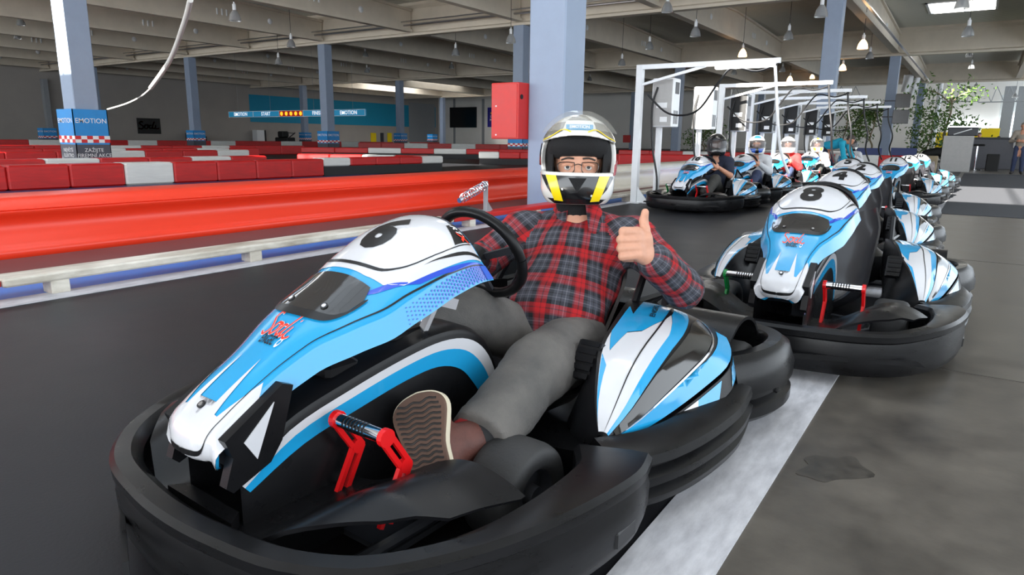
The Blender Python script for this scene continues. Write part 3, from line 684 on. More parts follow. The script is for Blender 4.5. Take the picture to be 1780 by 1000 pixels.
def build_kart(number, hero=False):
    K = empty('go_kart')
    # --- front bumper: a U that wraps round to the front wheels
    half = [(.585, -.705), (.48, -.85), (.33, -.94), (.15, -.975), (0, -.985)]
    path = [(.66, -.12), (.69, -.24), (.68, -.40), (.645, -.565)] + half; path = path + [(-x, y) for x, y in path[-2::-1]]
    def sec(t):
        e = abs(2 * t - 1); w = .055 + .13 * max(0, (e - .45) / .55) ** 1.2; tp = .24 + .015 * math.sin(math.pi * min(1, max(0, (e - .35) / .65))); lo = .045 + .03 * max(0, e - .5)
        q = 1 if e < .62 else 1 + .5 * (e - .62)
        return [(-.03, lo), (-.006, lo + .006), (.004, lo + .02), (.010 * q, .10), (.012 * q, .16), (.006, tp - .045), (.016, tp - .036), (.018, tp - .012), (.006, tp), (-.03, tp + .002), (-w + .014, tp - .006), (-w, tp - .022), (-w - .005, lo + .02)]
    bump = sweep('front_bumper', path, sec, 'bumper_black', K, sharp=28)
    for s in (-1, 1):                                                   # moulded slots in the bumper face
        MB().box((s * .69 - .02, -.34, .09), (s * .69 + .014, -.24, .14), .008).build('bumper_slot', 'line_black', bump)
        MB().prism([(-.30, .0), (.30, 0), (.27, .022), (-.27, .022)], -.006, .006, 'y').build('bumper_ridge', 'bumper_black', bump).location = (s * .30, -.955, .115)
        bump_r = [o_ for o_ in COL.objects if o_.name.startswith('bumper_ridge')][-1]; bump_r.rotation_euler = (0, 0, s * R(22))
    # --- tray and raised wings inside the bumper
    def S_TRAY(u, v):
        ax0 = np.abs(2 * u - 1); y = -.925 + v * (.30 + .14 * ax0); W_ = np.interp(y, [-.93, -.87, -.78, -.68, -.5], [.16, .31, .43, .51, .555]); x = (2 * u - 1) * W_; ax = np.abs(x)
        e_ = np.clip((y + .95) / .22, 0, 1); rd = .30 + .12 * np.clip((y + .9) / .3, 0, 1); r1 = np.clip((ax - .15) / (rd - .15), 0, 1); r1 = r1 * r1 * (3 - 2 * r1); r2_ = np.clip((ax - rd) / (.57 - rd), 0, 1)
        return np.stack([x, y, .195 + .105 * r1 * (.45 + .55 * e_) - .075 * r2_ ** 1.3 + .012 * np.sin(np.clip((ax - rd) / .2, 0, 1) * np.pi)], -1)
    grid_surface('bumper_tray', S_TRAY, 81, 26, 'kart_black', K, thick=.01)
    MB().prism([(-.13, -.92), (.13, -.92), (.10, -.885), (-.10, -.885)], .19, .226).build('tray_lip', 'kart_black', K)
    # --- chassis
    MB().box((-.27, -.62, .045), (.27, .75, .06)).build('floor_pan', 'dark_metal', K)
    ch = MB()
    for s in (-1, 1):
        ch.cyl((s * .25, -.75, .075), (s * .29, .95, .075), .016, n=8).cyl((s * .22, -.40, .09), (s * .40, -.31, .13), .014, n=8).cyl((s * .12, -.15, .12), (s * .36, -.26, .13), .007, n=6)
    ch.cyl((-.62, .82, .14), (.62, .82, .14), .02, n=10); ch.build('chassis_tubes', 'dark_metal', K, True)
    # --- wheels
    def wheel(x, y, r, w):
        t = MB().lathe([(r * .52, -w / 2 + .012), (r * .62, -w / 2), (r * .86, -w / 2 + .002), (r * .95, -w / 2 + .012), (r * .995, -w / 2 + .032), (r, 0), (r * .995, w / 2 - .032), (r * .95, w / 2 - .012), (r * .86, w / 2 - .002), (r * .62, w / 2), (r * .52, w / 2 - .012)], (x, y, r), 'x', 36).build('wheel', 'tire', K, True, 60)
        s = 1 if x > 0 else -1
        MB().lathe([(0.0, .0), (.028, .004), (.03, -.02), (r * .46, -.028), (r * .53, .0), (r * .53, -.06)], (0, 0, 0), 'x', 24).build('rim', 'dark_metal', t, True, 40)
        rm = [o_ for o_ in t.children][-1]; rm.scale = (s, 1, 1); rm.location = (x + s * (w / 2 - .01), y, r)
        return t
    for s in (-1, 1): wheel(s * .40, -.315, .135, .15); wheel(s * .51, .82, .145, .18)
    # --- nose fairing with stickers
    fa = grid_surface('nose_fairing', S_FAIR, 61, 60, 'kart_blue', K, -1, 1, 0, 1, thick=.006)
    st = (.06, .025)
    D = lambda nm, polys, m_, off=.0016, par=fa, stp=st: decal(nm, S_FAIR, polys, m_, par, off, stp)
    D2 = lambda nm, polys, m_, off=.0016: [decal(nm, S_FAIR, [p_], m_, fa, off, st) for p_ in polys]
    mir = lambda P: [(-a, b) for a, b in P][::-1]
    both = lambda P: [P, mir(P)]
    D('white_tip', [[(-1.0, .012), (-.6, .003), (.6, .003), (1.0, .012), (1.0, .13), (.52, .14), (.34, .14), (.24, .165), (.0, .105), (-.24, .165), (-.34, .14), (-.52, .14), (-1.0, .13)]], 'kart_white')
    D2('white_flash', both([(.34, .139), (.24, .164), (.25, .31), (.40, .17), (.44, .14)]), 'kart_white')
    D2('white_edge', both([(.52, .139), (1.0, .129), (1.0, .26), (.84, .24), (.70, .27), (.62, .20)]), 'kart_white')
    D('white_number_panel', [[(-.64, .64), (-.52, .60), (-.3, .588), (.3, .588), (.52, .60), (.64, .64), (.70, .76), (.745, .985), (-.745, .985), (-.70, .76)]], 'kart_white')
    D2('navy_stripe', both([(.40, .52), (.54, .575), (.70, .68), (.745, .78), (.86, .985), (.775, .985), (.71, .78), (.65, .66), (.54, .61)]), 'kart_navy')
    ln = [(.0, .030), (.3, .033), (.56, .045), (.63, .09), (.65, .16), (.66, .3), (.69, .48), (.71, .62), (.76, .80), (.80, .98)]
    D('black_line', strokes([[(0, .035), (0, .004)]], .014) + [q for L in (ln, mir(ln)) for q in strokes([L], .015)], 'line_black', .0026)
    D('arc_line', strokes([[(-.60, .98), (-.58, .76), (-.47, .645), (-.25, .61), (.25, .61), (.47, .645), (.58, .76), (.60, .98)]], .009), 'line_black', .0026)
    D2('wing_line', both([(.60, .72), (.665, .84), (.73, .985), (.70, .985), (.64, .85)]), 'line_black', .0026)
    ws = D('windscreen', [[(-.48, .475), (-.2, .462), (.2, .462), (.48, .475), (.56, .505), (.54, .545), (.46, .575), (.3, .572), (-.3, .572), (-.46, .575), (-.54, .545), (-.56, .505)]], 'smoke_window', .0034)
    D('windscreen_rim', strokes([[(-.55, .55), (-.575, .505), (-.48, .469), (-.2, .456), (.2, .456), (.48, .469), (.575, .505), (.55, .55)]], .022), 'line_black', .0045)
    D('script_logo', [[(x_ * .27 + .02, y_ * .085 + .405) for x_, y_ in q] for q in strokes(SCRIPT, .12)], 'white_print', .0024)
    D('script_logo', [[(x_ * .27 + .02, y_ * .085 + .405) for x_, y_ in q] for q in strokes(SCRIPT, .085)], 'sodi_red', .0034)
    tm = text_mesh('ENGEC', .045, .001); tm.transform(Matrix.Translation((.0, .362, 0)) @ Matrix.Diagonal((2.2, .85, 1, 1))); D('small_logo', tm, 'line_black', .003)
    D('logo_ring', strokes([[(.26 + .035 * math.cos(a), .365 + .012 * math.sin(a)) for a in np.linspace(0, 6.28, 9)]], .008), 'white_print', .003)
    for cx in (.47,):                                                    # maker's badge on the rear of the number panel
        D('badge', [[(cx - .12, .90), (cx + .11, .86), (cx + .11, .985), (cx - .12, .985)]] + [[(-.2, .955), (.35, .955), (.35, .985), (-.2, .985)]], 'line_black', .0024)
        tm = text_mesh('RT', .05, .001, shear=.3); tm.transform(Matrix.Translation((cx - .045, .935, 0)) @ Matrix.Diagonal((2.3, 1.1, 1, 1))); D('badge_text', tm, 'white_print', .0034)
        tm = text_mesh('X', .055, .003, shear=.3); tm.transform(Matrix.Translation((cx + .05, .93, 0)) @ Matrix.Diagonal((2.3, 1.1, 1, 1))); D('badge_text', tm, 'sodi_red', .0034)
    if hero:                                                             # halftone dots fading along the sides
        dots = []
        for k in range(34):
            for r_ in range(5):
                v_ = .62 + .36 * k / 34; rad = .006 + .014 * (k / 34); u_ = .80 + r_ * .042 + .02 * (k % 2)
                if u_ < .98: dots.append([(u_ + rad * 1.3 * math.cos(a), v_ + rad * .30 * math.sin(a)) for a in np.linspace(0, 6.28, 6, endpoint=False)])
        D('halftone_dots', dots, 'kart_navy', .002, stp=(1, 1))
        D('sponsor_patch', [[(.80, .93), (.985, .93), (.985, .995), (.80, .995)]], 'sticker_blue', .003)
    # number
    set_number(K, fa, number)
    for v_, u_ in ((.145, 0.0), (.487, .30), (.487, -.30)):
        p = S_FAIR(np.array([u_]), np.array([v_]))[0]; n_ = surf_normal(S_FAIR, np.array([u_]), np.array([v_]))[0]; n_ = n_ * np.sign(n_[2])
        MB().cyl(p, p + n_ * .006, .0095, n=14).build('bolt_head', 'line_black', fa); MB().cyl(p + n_ * .006, p + n_ * .0072, .0055, n=12).build('bolt_socket', 'chrome', fa)
    # brackets below the fairing
    for s in (-1, 1):
        br = MB().prism([(-.775, .485), (-.75, .475), (-.785, .36), (-.815, .32), (-.905, .285), (-.92, .30), (-.90, .36), (-.915, .40)], s * .096, s * .122, 'x').build('fairing_bracket', 'kart_black', K)
        MB().prism([(-.80, .452), (-.875, .385), (-.848, .34)], s * .1225, s * .125, 'x').build('bracket_patch', 'kart_white', br)
    # --- leg tunnel with arched sticker
    out = [(-.88, .30), (-.76, .385), (-.59, .43), (-.40, .465), (-.26, .478), (-.15, .462), (-.07, .41), (-.02, .32), (-.005, .20)]
    oc = spline(np.array(out), 5); tn = MB(); V = []; F = []
    secx = [-.105, -.10, -.08, 0, .08, .10, .105]; dz = [-.012, .0, .012, .016, .012, 0, -.012]
    for y_, z_ in oc:
        V += [(-.105, y_, .05)] + [(x_, y_, z_ + d_) for x_, d_ in zip(secx, dz)] + [(.105, y_, .05)]
    nn = 9
    for i in range(len(oc) - 1):
        for j in range(nn - 1): F.append((i * nn + j, i * nn + j + 1, (i + 1) * nn + j + 1, (i + 1) * nn + j))
    tnl = fix_normals(mesh_obj('leg_tunnel', V, F, 'kart_black', K, True, 35))
    ar = np.array(out); inn = np.array([(-.86, .275), (-.72, .335), (-.55, .37), (-.40, .395), (-.28, .40), (-.19, .37), (-.13, .31), (-.09, .25), (-.075, .19)])
    def band(f0, f1): a = spline(ar * (1 - f0) + inn * f0, 4); b = spline(ar * (1 - f1) + inn * f1, 4); return a, b
    for s in (-1, 1):
        for (f0, f1, m_) in ((.12, .45, 'kart_white'), (.45, 1.0, 'kart_blue')):
            a, b = band(f0, f1); V = [(s * .1075, p[0], p[1] - .012) for p in a] + [(s * .1075, p[0], p[1] - .012) for p in b]; n = len(a)
            mesh_obj('arch_sticker', V, [(i, i + 1, n + i + 1, n + i) if s < 0 else (n + i, n + i + 1, i + 1, i) for i in range(n - 1)], m_, tnl)
    MB().box((-.07, -.62, .43), (.07, -.52, .47), .01).build('latch', 'kart_black', tnl); MB().box((-.06, -.40, .46), (.06, -.24, .495), .01).build('latch', 'kart_black', tnl)
    # --- pedals
    for s, m_ in ((1, 'pedal_red'), (-1, 'pedal_green')):
        po = None
        for x0 in (.145, .305):
            pd = MB()
            for a, b in (((-.655, .37), (-.60, .285)), ((-.60, .285), (-.665, .165))): 
                for o_ in (-.014, .014): pd.bar((s * x0, a[0] + o_, a[1]), (s * x0, b[0] + o_, b[1]), .012, .011, (1, 0, 0))
            pd.cyl((s * (x0 - .007), -.655, .37), (s * (x0 + .007), -.655, .37), .021, n=14).cyl((s * (x0 - .006), -.60, .285), (s * (x0 + .006), -.60, .285), .018, n=12)
            q_ = pd.build('pedal' if po is None else 'pedal_plate', m_, K if po is None else po); po = po or q_
        MB().cyl((s * .15, -.655, .37), (s * .30, -.655, .37), .016, n=14).build('pedal_bar', 'chrome', po, True)
        gr = MB()
        for q in range(7): gr.cyl((s * (.178 + q * .011), -.655, .37), (s * (.183 + q * .011), -.655, .37), .0168, n=14)
        gr.build('pedal_grip', 'line_black', po, True)
    # --- steering
    c = Vector((0, .03, .65)); e1 = Vector((1, 0, 0)); e2 = Vector((0, -.42, .91)).normalized()
    tube('steering_wheel', [c + e1 * (.155 * math.cos(a)) + e2 * (.15 * math.sin(a) * (1 if math.sin(a) > -.6 else .96)) for a in np.linspace(0, 2 * math.pi, 37)], .0165, 'kart_black', K, n=10, smooth_path=1)
    sw = [o_ for o_ in COL.objects if o_.name.startswith('steering_wheel')][-1]
    n_ = e1.cross(e2); hub = c - n_ * (-.03 if n_.y < 0 else .03); hub = c + Vector((0, -.03, -.012)); sp = MB()
    for a in (0.25, math.pi - .25, -math.pi / 2): sp.bar(hub, c + e1 * (.15 * math.cos(a)) + e2 * (.15 * math.sin(a)), .022, .01, n_)
    sp.build('spokes', 'dark_metal', sw); MB().cyl(hub + n_ * .02, hub - n_ * .02, .045, n=16).build('hub', 'kart_black', sw, True)
    MB().cyl(hub, (0, -.45, .36), .014, n=10).build('steering_column', 'chrome', K, True)
    MB().bar((.09, -.22, .64), (.06, -.30, .47), .035, .012).bar((.06, -.28, .58), (.10, -.20, .55), .03, .03).build('column_bracket', 'steel', K)
    # --- seat
    sy = hermite([0, .2, .4, .55, .7, .85, 1], [.02, .14, .30, .42, .53, .63, .70]); szf = hermite([0, .2, .4, .55, .7, .85, 1], [.14, .09, .085, .15, .30, .45, .585]); sh = hermite([0, .3, .6, .85, 1], [.18, .205, .215, .225, .19])
    def S_SEAT(u, v):
        w_ = sh(v); a = u * 1.25; side = 1 - np.cos(a); return np.stack([w_ * np.sin(a) / math.sin(1.25) * (1 + .02 * side), sy(v) - side * .14 * np.clip((v - .25) / .4, 0, 1), szf(v) + side * .17 * np.clip(1.15 - v, .25, 1) ** .7], -1)
    grid_surface('seat', S_SEAT, 33, 40, 'seat_black', K, -1, 1, 0, 1, thick=.012)
    # --- side pods
    for s in (1, -1):
        pd = grid_surface('side_pod', lambda a, b: S_POD(a, b, s), 30, 34, 'kart_black', K, thick=.006, flip=(s < 0))
        PDc = lambda nm, polys, m_, off=.0016, stp=(.1, .06): decal(nm, lambda a, b: S_POD(a, b, s), polys, m_, pd, off, stp, flip=(s < 0))
        PDc('white_panel', [[(.03, .03), (.36, .03), (.36, .72), (.25, .60), (.15, .58), (.09, .46), (.03, .58)]], 'kart_white')
        PDc('blue_panel', [[(.03, .585), (.09, .465), (.15, .585), (.25, .605), (.36, .725), (.40, .94), (.14, .94), (.11, .72), (.05, .80)]], 'kart_blue')
        PDc('blue_sliver', [[(.03, .08), (.09, .36), (.035, .44)]], 'kart_blue', .0024)
        PDc('white_stripe', [[(.36, .03), (.48, .03), (.46, .62), (.40, .80), (.36, .72)]], 'kart_white')
        PDc('blue_stripe', [[(.48, .03), (.60, .03), (.575, .30), (.555, .56), (.555, .80), (.56, .95), (.43, .95), (.405, .80), (.46, .62)]], 'kart_blue')
        PDc('pod_line', strokes([[(.31, .03), (.335, .4), (.36, .72), (.41, .95)]], .014), 'line_black', .003)
        PDc('pod_window', [[(.60, .06), (.80, .06), (.79, .80), (.66, .93), (.585, .80), (.585, .4)]], 'smoke_window', .003)
        PDc('outer_blue', [[(.80, .08), (1.0, .06), (1.0, .95), (.86, .92), (.84, .62), (.90, .52), (.81, .42)]], 'kart_blue', .0022)
        PDc('window_line', strokes([[(.81, .06), (.815, .4), (.80, .80), (.70, .94)]], .016), 'chrome', .0036)
        tm = text_mesh('ENGEC', .045, .001); tm.transform(Matrix.Translation((.26, .80, 0)) @ Matrix.Rotation(R(90), 4, 'Z') @ Matrix.Diagonal((1.1, 1.3, 1, 1))); PDc('pod_logo', tm, 'line_black', .003)
        sk = grid_surface('pod_skirt', lambda a, b: S_SKIRT(a, b, s), 4, 34, 'kart_black', pd, thick=.004, flip=(s < 0))
        SKc = lambda nm, polys, m_: decal(nm, lambda a, b: S_SKIRT(a, b, s), polys, m_, pd, .0018, (.5, .05), flip=(s < 0))
        SKc('skirt_white', [[(.1, .0), (.15, .0), (.9, .12), (.9, .42), (.1, .44)]], 'kart_white'); SKc('skirt_blue', [[(.1, .44), (.9, .42), (.9, .56), (.1, .60)]], 'kart_blue'); SKc('skirt_blue', [[(.1, .72), (.9, .68), (.9, .95), (.1, .95)]], 'kart_blue')
        # inner wall down to the floor pan
        def S_IN(a, b): P = pod_edge(I_E, b); q = np.array([1., 1, 1]) * P; lo = np.stack([np.full_like(P[..., 0], .31) + .12 * (1 - np.clip(b * 3, 0, 1)), P[..., 1], np.full_like(P[..., 0], .07)], -1); r_ = P + (lo - P) * a[..., None]; r_[..., 0] = (r_[..., 0] - .02 * np.sin(np.pi * a)) * s; return r_
        iw = grid_surface('pod_inner_wall', S_IN, 8, 24, 'kart_black', K, thick=.006, flip=(s > 0))
        MB().lathe([(0, .0), (.024, .0), (.03, .006), (.034, .0)], (0, 0, 0), 'x', 18).build('round_port', 'line_black', iw, True); rp = iw.children[-1]; rp.location = (s * .415, .02, .215); rp.scale = (-s, 1, 1)
        vt = MB().prism([(.035, .325), (.06, .31), (.135, .405), (.105, .42)], s * .325, s * .40, 'x').build('vent_frame', 'kart_black', K)
        for q in range(5): MB().bar((s * .332, .036 + q * .0165, .334 + q * .020), (s * .393, .036 + q * .0165, .334 + q * .020), .016, .008, (0, -.8, .45)).build('louvre', 'kart_black', vt)
        # lower front deflector between wheel and pod
        MB().prism([(.36, -.16), (.52, -.12), (.60, .02), (.45, .06), (.30, .0)], .07, .19).build('deflector', 'kart_black', K)
        # side bumper with ribs
        ribs = lambda t: [(-.06, .045), (-.015, .05), (.006, .068), (.010, .088), (-.012, .104), (-.012, .112), (.016, .126), (.018, .148), (-.010, .164), (-.010, .172), (.014, .184), (.008, .208), (-.018, .226), (-.09, .232), (-.12, .2), (-.12, .06)]
        pth = [(.58, -.16), (.65, -.05), (.69, .08), (.71, .25), (.71, .42), (.68, .60)]
        if s < 0: pth = [(-x, y) for x, y in pth][::-1]
        sweep('side_bumper', pth[::-1], ribs, 'bumper_black', K)
        # wheel guard over the rear wheel
        def S_GD(a, b): an = R(200) * a - R(20); return np.stack([s * (.28 + .30 * b), .82 + .205 * np.cos(an), .17 + .215 * np.sin(an)], -1)
        grid_surface('wheel_guard', S_GD, 24, 6, 'kart_black', K, thick=.012, flip=(s < 0))
        # triangular hoop by the seat
        hp = [(s * .30, .50, .455), (s * .29, .60, .575), (s * .31, .82, .45)]
        tube('hoop', hp + [hp[0]], .014, 'kart_black', K, n=6, smooth_path=1)
        mesh_obj('hoop_grille', [(s * .298, .52, .46), (s * .29, .60, .56), (s * .308, .79, .455)], [(0, 1, 2)], 'line_black', K)
    # --- rear bumper and drive cover
    hb = [(.64, .56), (.70, .70), (.72, .85), (.685, 1.0), (.56, 1.09), (.28, 1.12), (0, 1.125)]; pth = hb + [(-x, y) for x, y in hb[-2::-1]]
    rs = lambda t: [(-.05, .065), (.0, .07), (.018, .09), (.018, .125), (-.010, .142), (-.010, .158), (.020, .176), (.022, .22), (.0, .285), (-.03, .305), (-.075, .30), (-.095, .27), (-.09, .09)]
    rbm = sweep('rear_bumper', pth[::-1], rs, 'bumper_black', K)
    for s in (1, -1): MB().box((s * .715 - .02, .80, .135), (s * .715 + .006, .92, .17), .006).build('bumper_slot', 'line_black', rbm)
    MB().box((-.24, .78, .10), (.24, 1.02, .36), .05).build('drive_cover', 'kart_black', K, True, 40)
    MB().box((-.20, .74, .36), (.20, .96, .40), .015).build('tail_panel', 'pedal_red' if False else 'kart_black', K, True, 40)
    return K

def set_number(K, fa, number):
    n = text_mesh(number, .215, .012, space=.92); n.transform(Matrix.Translation((0, .735, 0)) @ Matrix.Diagonal((2.9 if len(number) == 1 else 2.3, 1.0, 1, 1)))
    return decal('race_number', S_FAIR, n, 'line_black', fa, .003, (.08, .03))

def kids_index():
    KIDS.clear()
    for o in bpy.data.objects:
        if o.parent is not None: KIDS.setdefault(o.parent.name, []).append(o)
K6 = build_kart('6', True)
kids_index()
hero_only = ('halftone_dots', 'sponsor_patch', 'race_number')
def kart_copy(src, number):
    c = src.copy(); COL.objects.link(c); fa2 = None
    for ch in KIDS[src.name]:
        d = ch.copy(); COL.objects.link(d); d.parent = c
        if ch.name.startswith('nose_fairing'): fa2 = d
        for g in KIDS.get(ch.name, []):
            if g.name.split('.')[0] in hero_only: continue
            e = g.copy(); COL.objects.link(e); e.parent = d
    set_number(c, fa2, number); return c
KARTS = {}
def place(k, x, y, rz, label):
    k.location = (x, y, 0); k.rotation_euler = (0, 0, R(rz)); tag(k, label, 'go-kart', 'blue and white rental karts in the pit lane'); return k
place(K6, -1.248, 1.655, -3.2, 'nearest blue and white go-kart, number 6, with the plaid-shirted driver'); KARTS['6'] = K6
for num, x, y, rz, lab in [('8', -.66, 3.97, 0.5, 'empty blue and white go-kart number 8 behind the nearest kart'), ('4', -.88, 6.2, 1, 'empty go-kart number 4 behind kart 8'),
        ('2', -1.02, 8.46, 0, 'empty go-kart, marked 2, third of the right row'), ('5', -1.48, 10.7, 2, 'go-kart number 5 behind kart 2, left of the queue'),
        ('11', -1.12, 12.95, -2, 'empty go-kart number 11 in the sunlit end of the right row'), ('12', -1.10, 15.2, -2, 'sunlit white go-kart number 12 behind kart 11'), ('10', -1.05, 17.45, -2, 'farthest go-kart of the right row, number 10'),
        ('16', -3.42, 10.3, -3, 'go-kart number 16 with the driver in a navy T-shirt'), ('9', -3.40, 12.55, -3, 'go-kart number 9 with the driver in a pale sweatshirt'),
        ('7', -3.36, 14.85, -2, 'go-kart with the red-shirted driver behind kart 9'), ('1', -3.30, 17.7, 0, 'bright white go-kart with the driver in a coloured helmet'), ('3', -3.05, 21.4, 0, 'go-kart at the far end of the left row')]:
    KARTS[num] = place(kart_copy(K6, num), x, y, rz, lab)

# ------------------------------------------------------------------ people
mat('skin', srgb(206, 152, 126), 0.5, var=0.10, vscale=30, bump=0.05, bscale=150)
mat('skin_tan', srgb(196, 140, 112), 0.5, var=0.08, vscale=20)
mat('hair_dark', srgb(60, 50, 44), 0.7)
mat('eye_white', srgb(225, 220, 215), 0.2); mat('eye_dark', srgb(30, 24, 20), 0.1)
mat('jeans_grey', srgb(108, 104, 100), 0.85, var=0.06, vscale=5, bump=0.35, bscale=240, dark=srgb(74, 73, 72))
mat('denim', srgb(52, 62, 92), 0.85, var=0.2, vscale=14, bump=0.2, bscale=200)
mat('trousers_dark', srgb(58, 57, 54), 0.85, var=0.15, vscale=12, bump=0.2, bscale=200)
mat('shirt_navy', srgb(30, 36, 56), 0.85, var=0.15, vscale=12)
mat('shirt_pale', srgb(206, 208, 212), 0.85, var=0.06, vscale=12)
mat('shirt_red', srgb(196, 40, 40), 0.8, var=0.12, vscale=12)
mat('shirt_white', srgb(228, 232, 234), 0.8, var=0.06, vscale=12)
mat('shirt_teal', srgb(16, 150, 178), 0.8, var=0.1, vscale=12)
mat('jacket_beige', srgb(150, 140, 128), 0.85, var=0.12, vscale=12)
mat('shirt_black', srgb(30, 30, 33), 0.85, var=0.1)
mat('shoe_brown', srgb(98, 58, 50), 0.6, var=0.3, vscale=26, bump=0.2, bscale=160)
mat('shoe_red', srgb(150, 34, 36), 0.7)
mat('shoe_dark', srgb(46, 42, 40), 0.7)
mat('sole_brown', srgb(92, 68, 56), 0.7, var=0.15, vscale=30)
mat('sole_rim', srgb(214, 204, 180), 0.6)
mat('helmet_white', srgb(228, 226, 220), 0.16, coat=0.6)
mat('helmet_black', srgb(20, 20, 22), 0.2, coat=0.6)
mat('helmet_silver', srgb(168, 164, 156), 0.2, metal=0.6)
mat('helmet_blue', srgb(30, 80, 170), 0.2, coat=0.5)
mat('helmet_yellow', srgb(244, 214, 20), 0.25, coat=0.5)
mat('helmet_red', srgb(190, 40, 36), 0.25, coat=0.5)
mat('padding', srgb(20, 20, 22), 0.95, bump=0.3, bscale=200)
mat('visor_clear', srgb(200, 198, 190), 0.06, alpha=0.28, trans=0.2)
mat('visor_smoke', srgb(60, 58, 60), 0.06, alpha=0.72)
# woven check for the driver's shirt: same stripe set in both directions
pl = mat('plaid', (0.2, 0.05, 0.05, 1), 0.9); nt = pl.node_tree; b = nt.nodes['Principled BSDF']; uvn = nt.nodes.new('ShaderNodeUVMap'); sep = nt.nodes.new('ShaderNodeSeparateXYZ'); nt.links.new(uvn.outputs[0], sep.inputs[0])
rs_ = []
for ax in range(2):
    m1 = nt.nodes.new('ShaderNodeMath'); m1.operation = 'MULTIPLY'; m1.inputs[1].default_value = 1 / (0.112 if ax == 0 else 0.112); nt.links.new(sep.outputs[ax], m1.inputs[0])
    m2 = nt.nodes.new('ShaderNodeMath'); m2.operation = 'FRACT'; nt.links.new(m1.outputs[0], m2.inputs[0])
    cr = nt.nodes.new('ShaderNodeValToRGB'); cr.color_ramp.interpolation = 'CONSTANT'; els = cr.color_ramp.elements
    stops = [(0, (.44, .008, .012)), (.12, (.16, .008, .012)), (.15, (.44, .008, .012)), (.27, (.008, .008, .011)), (.40, (.055, .058, .075)), (.49, (.17, .17, .20)), (.515, (.055, .058, .075)), (.61, (.010, .010, .013)), (.64, (.055, .058, .075)), (.73, (.17, .17, .20)), (.755, (.055, .058, .075)), (.83, (.008, .008, .011)), (.95, (.20, .01, .016))]
    els[0].position = 0; els[0].color = stops[0][1] + (1,); els[1].position = stops[1][0]; els[1].color = stops[1][1] + (1,)
    for p_, c_ in stops[2:]: e = els.new(p_); e.color = c_ + (1,)
    nt.links.new(m2.outputs[0], cr.inputs[0]); rs_.append(cr)
mx = nt.nodes.new('ShaderNodeMix'); mx.data_type = 'RGBA'; mx.inputs[0].default_value = 0.5; nt.links.new(rs_[0].outputs[0], mx.inputs[6]); nt.links.new(rs_[1].outputs[0], mx.inputs[7])
nt.links.new(mx.outputs[2], b.inputs['Base Color'])
tcn = nt.nodes.new('ShaderNodeTexCoord'); nz = nt.nodes.new('ShaderNodeTexNoise'); nz.inputs['Scale'].default_value = 22; nz.inputs['Detail'].default_value = 4; bpn = nt.nodes.new('ShaderNodeBump'); bpn.inputs['Strength'].default_value = 0.5; bpn.inputs['Distance'].default_value = 0.02
nt.links.new(tcn.outputs['Object'], nz.inputs['Vector']); nt.links.new(nz.outputs['Fac'], bpn.inputs['Height']); nt.links.new(bpn.outputs[0], b.inputs['Normal'])

A_ = lambda v: np.array(v, float)
def nrm_(v): v = A_(v); return v / (np.linalg.norm(v) + 1e-12)

# --- helmet (local: x right of wearer's view from the front, y forward, z up)
def hel_outer(P):
    e = (np.linalg.norm((P - A_((0, -.012, .022))) / A_((.137, .168, .142)), axis=-1) - 1) * .137
    low = (np.linalg.norm((P - A_((0, -.005, -.06))) / A_((.120, .150, .115)), axis=-1) - 1) * .115
    d = smin(e, low, .05); chin = cone_d(P, (-.038, .108, -.10), (.038, .108, -.10), .045, .045); d = smin(d, chin, .07)
    return smin(d, cone_d(P, (-.07, .06, -.095), (.07, .06, -.095), .04, .04), .06)
def hel_shell(P):
    d = hel_outer(P); sh_ = np.maximum(d, -(d + .022))
    x, y, z = P[..., 0], P[..., 1], P[..., 2]
    op = np.maximum(np.maximum(np.abs(x) - .155, z - (.088 - 1.4 * x * x)), np.maximum(-.034 - z, -.035 - y)); sh_ = np.maximum(sh_, -op)
    return np.maximum(sh_, -.142 - z)
_lo = A_((-.19, -.21, -.18)); _h = .0045; _n = [85, 94, 84]
_G = np.stack(np.meshgrid(*[_lo[i] + _h * np.arange(_n[i]) for i in range(3)], indexing='ij'), -1)
_V, _F = surface_nets(hel_shell(_G), _lo, _h)
_o = mesh_obj('shell', _V, _F, 'helmet_white', None, True); HEL_SHELL = _o.data; bpy.data.objects.remove(_o)
_d = hel_outer(_G) + .019; x, y, z = _G[..., 0], _G[..., 1], _G[..., 2]
_in = np.maximum(np.maximum(_d, -(_d + .03)), -.135 - z); _in = np.maximum(_in, -np.maximum(np.maximum(np.abs(x) - .085, np.abs(z - .005) - .072), .02 - y))
_V, _F = surface_nets(_in, _lo, _h); _o = mesh_obj('padding', _V, _F, 'padding', None, True); HEL_PAD = _o.data; bpy.data.objects.remove(_o)
def bis(fn, dirs, org, r0, r1):
    a = np.full(dirs.shape[:-1], r0); b = np.full(dirs.shape[:-1], r1)
    for _ in range(26):
        m = (a + b) / 2; ins = fn(org + dirs * m[..., None]) < 0; a = np.where(ins, m, a); b = np.where(ins, b, m)
    return org + dirs * a[..., None]
def S_HF(u, v):                                         # front projection (x, z)
    u = np.asarray(u, float); v = np.asarray(v, float); o_ = np.stack([u, np.zeros_like(u), v], -1); d = np.zeros_like(o_); d[..., 1] = 1; return bis(hel_outer, d, o_, -.05, .3)
def S_HA(u, v):                                         # azimuth / elevation in radians
    u = np.asarray(u, float); v = np.asarray(v, float); d = np.stack([np.sin(u) * np.cos(v), np.cos(u) * np.cos(v), np.sin(v)], -1); return bis(hel_outer, d, A_((0, -.01, 0)), .02, .4)
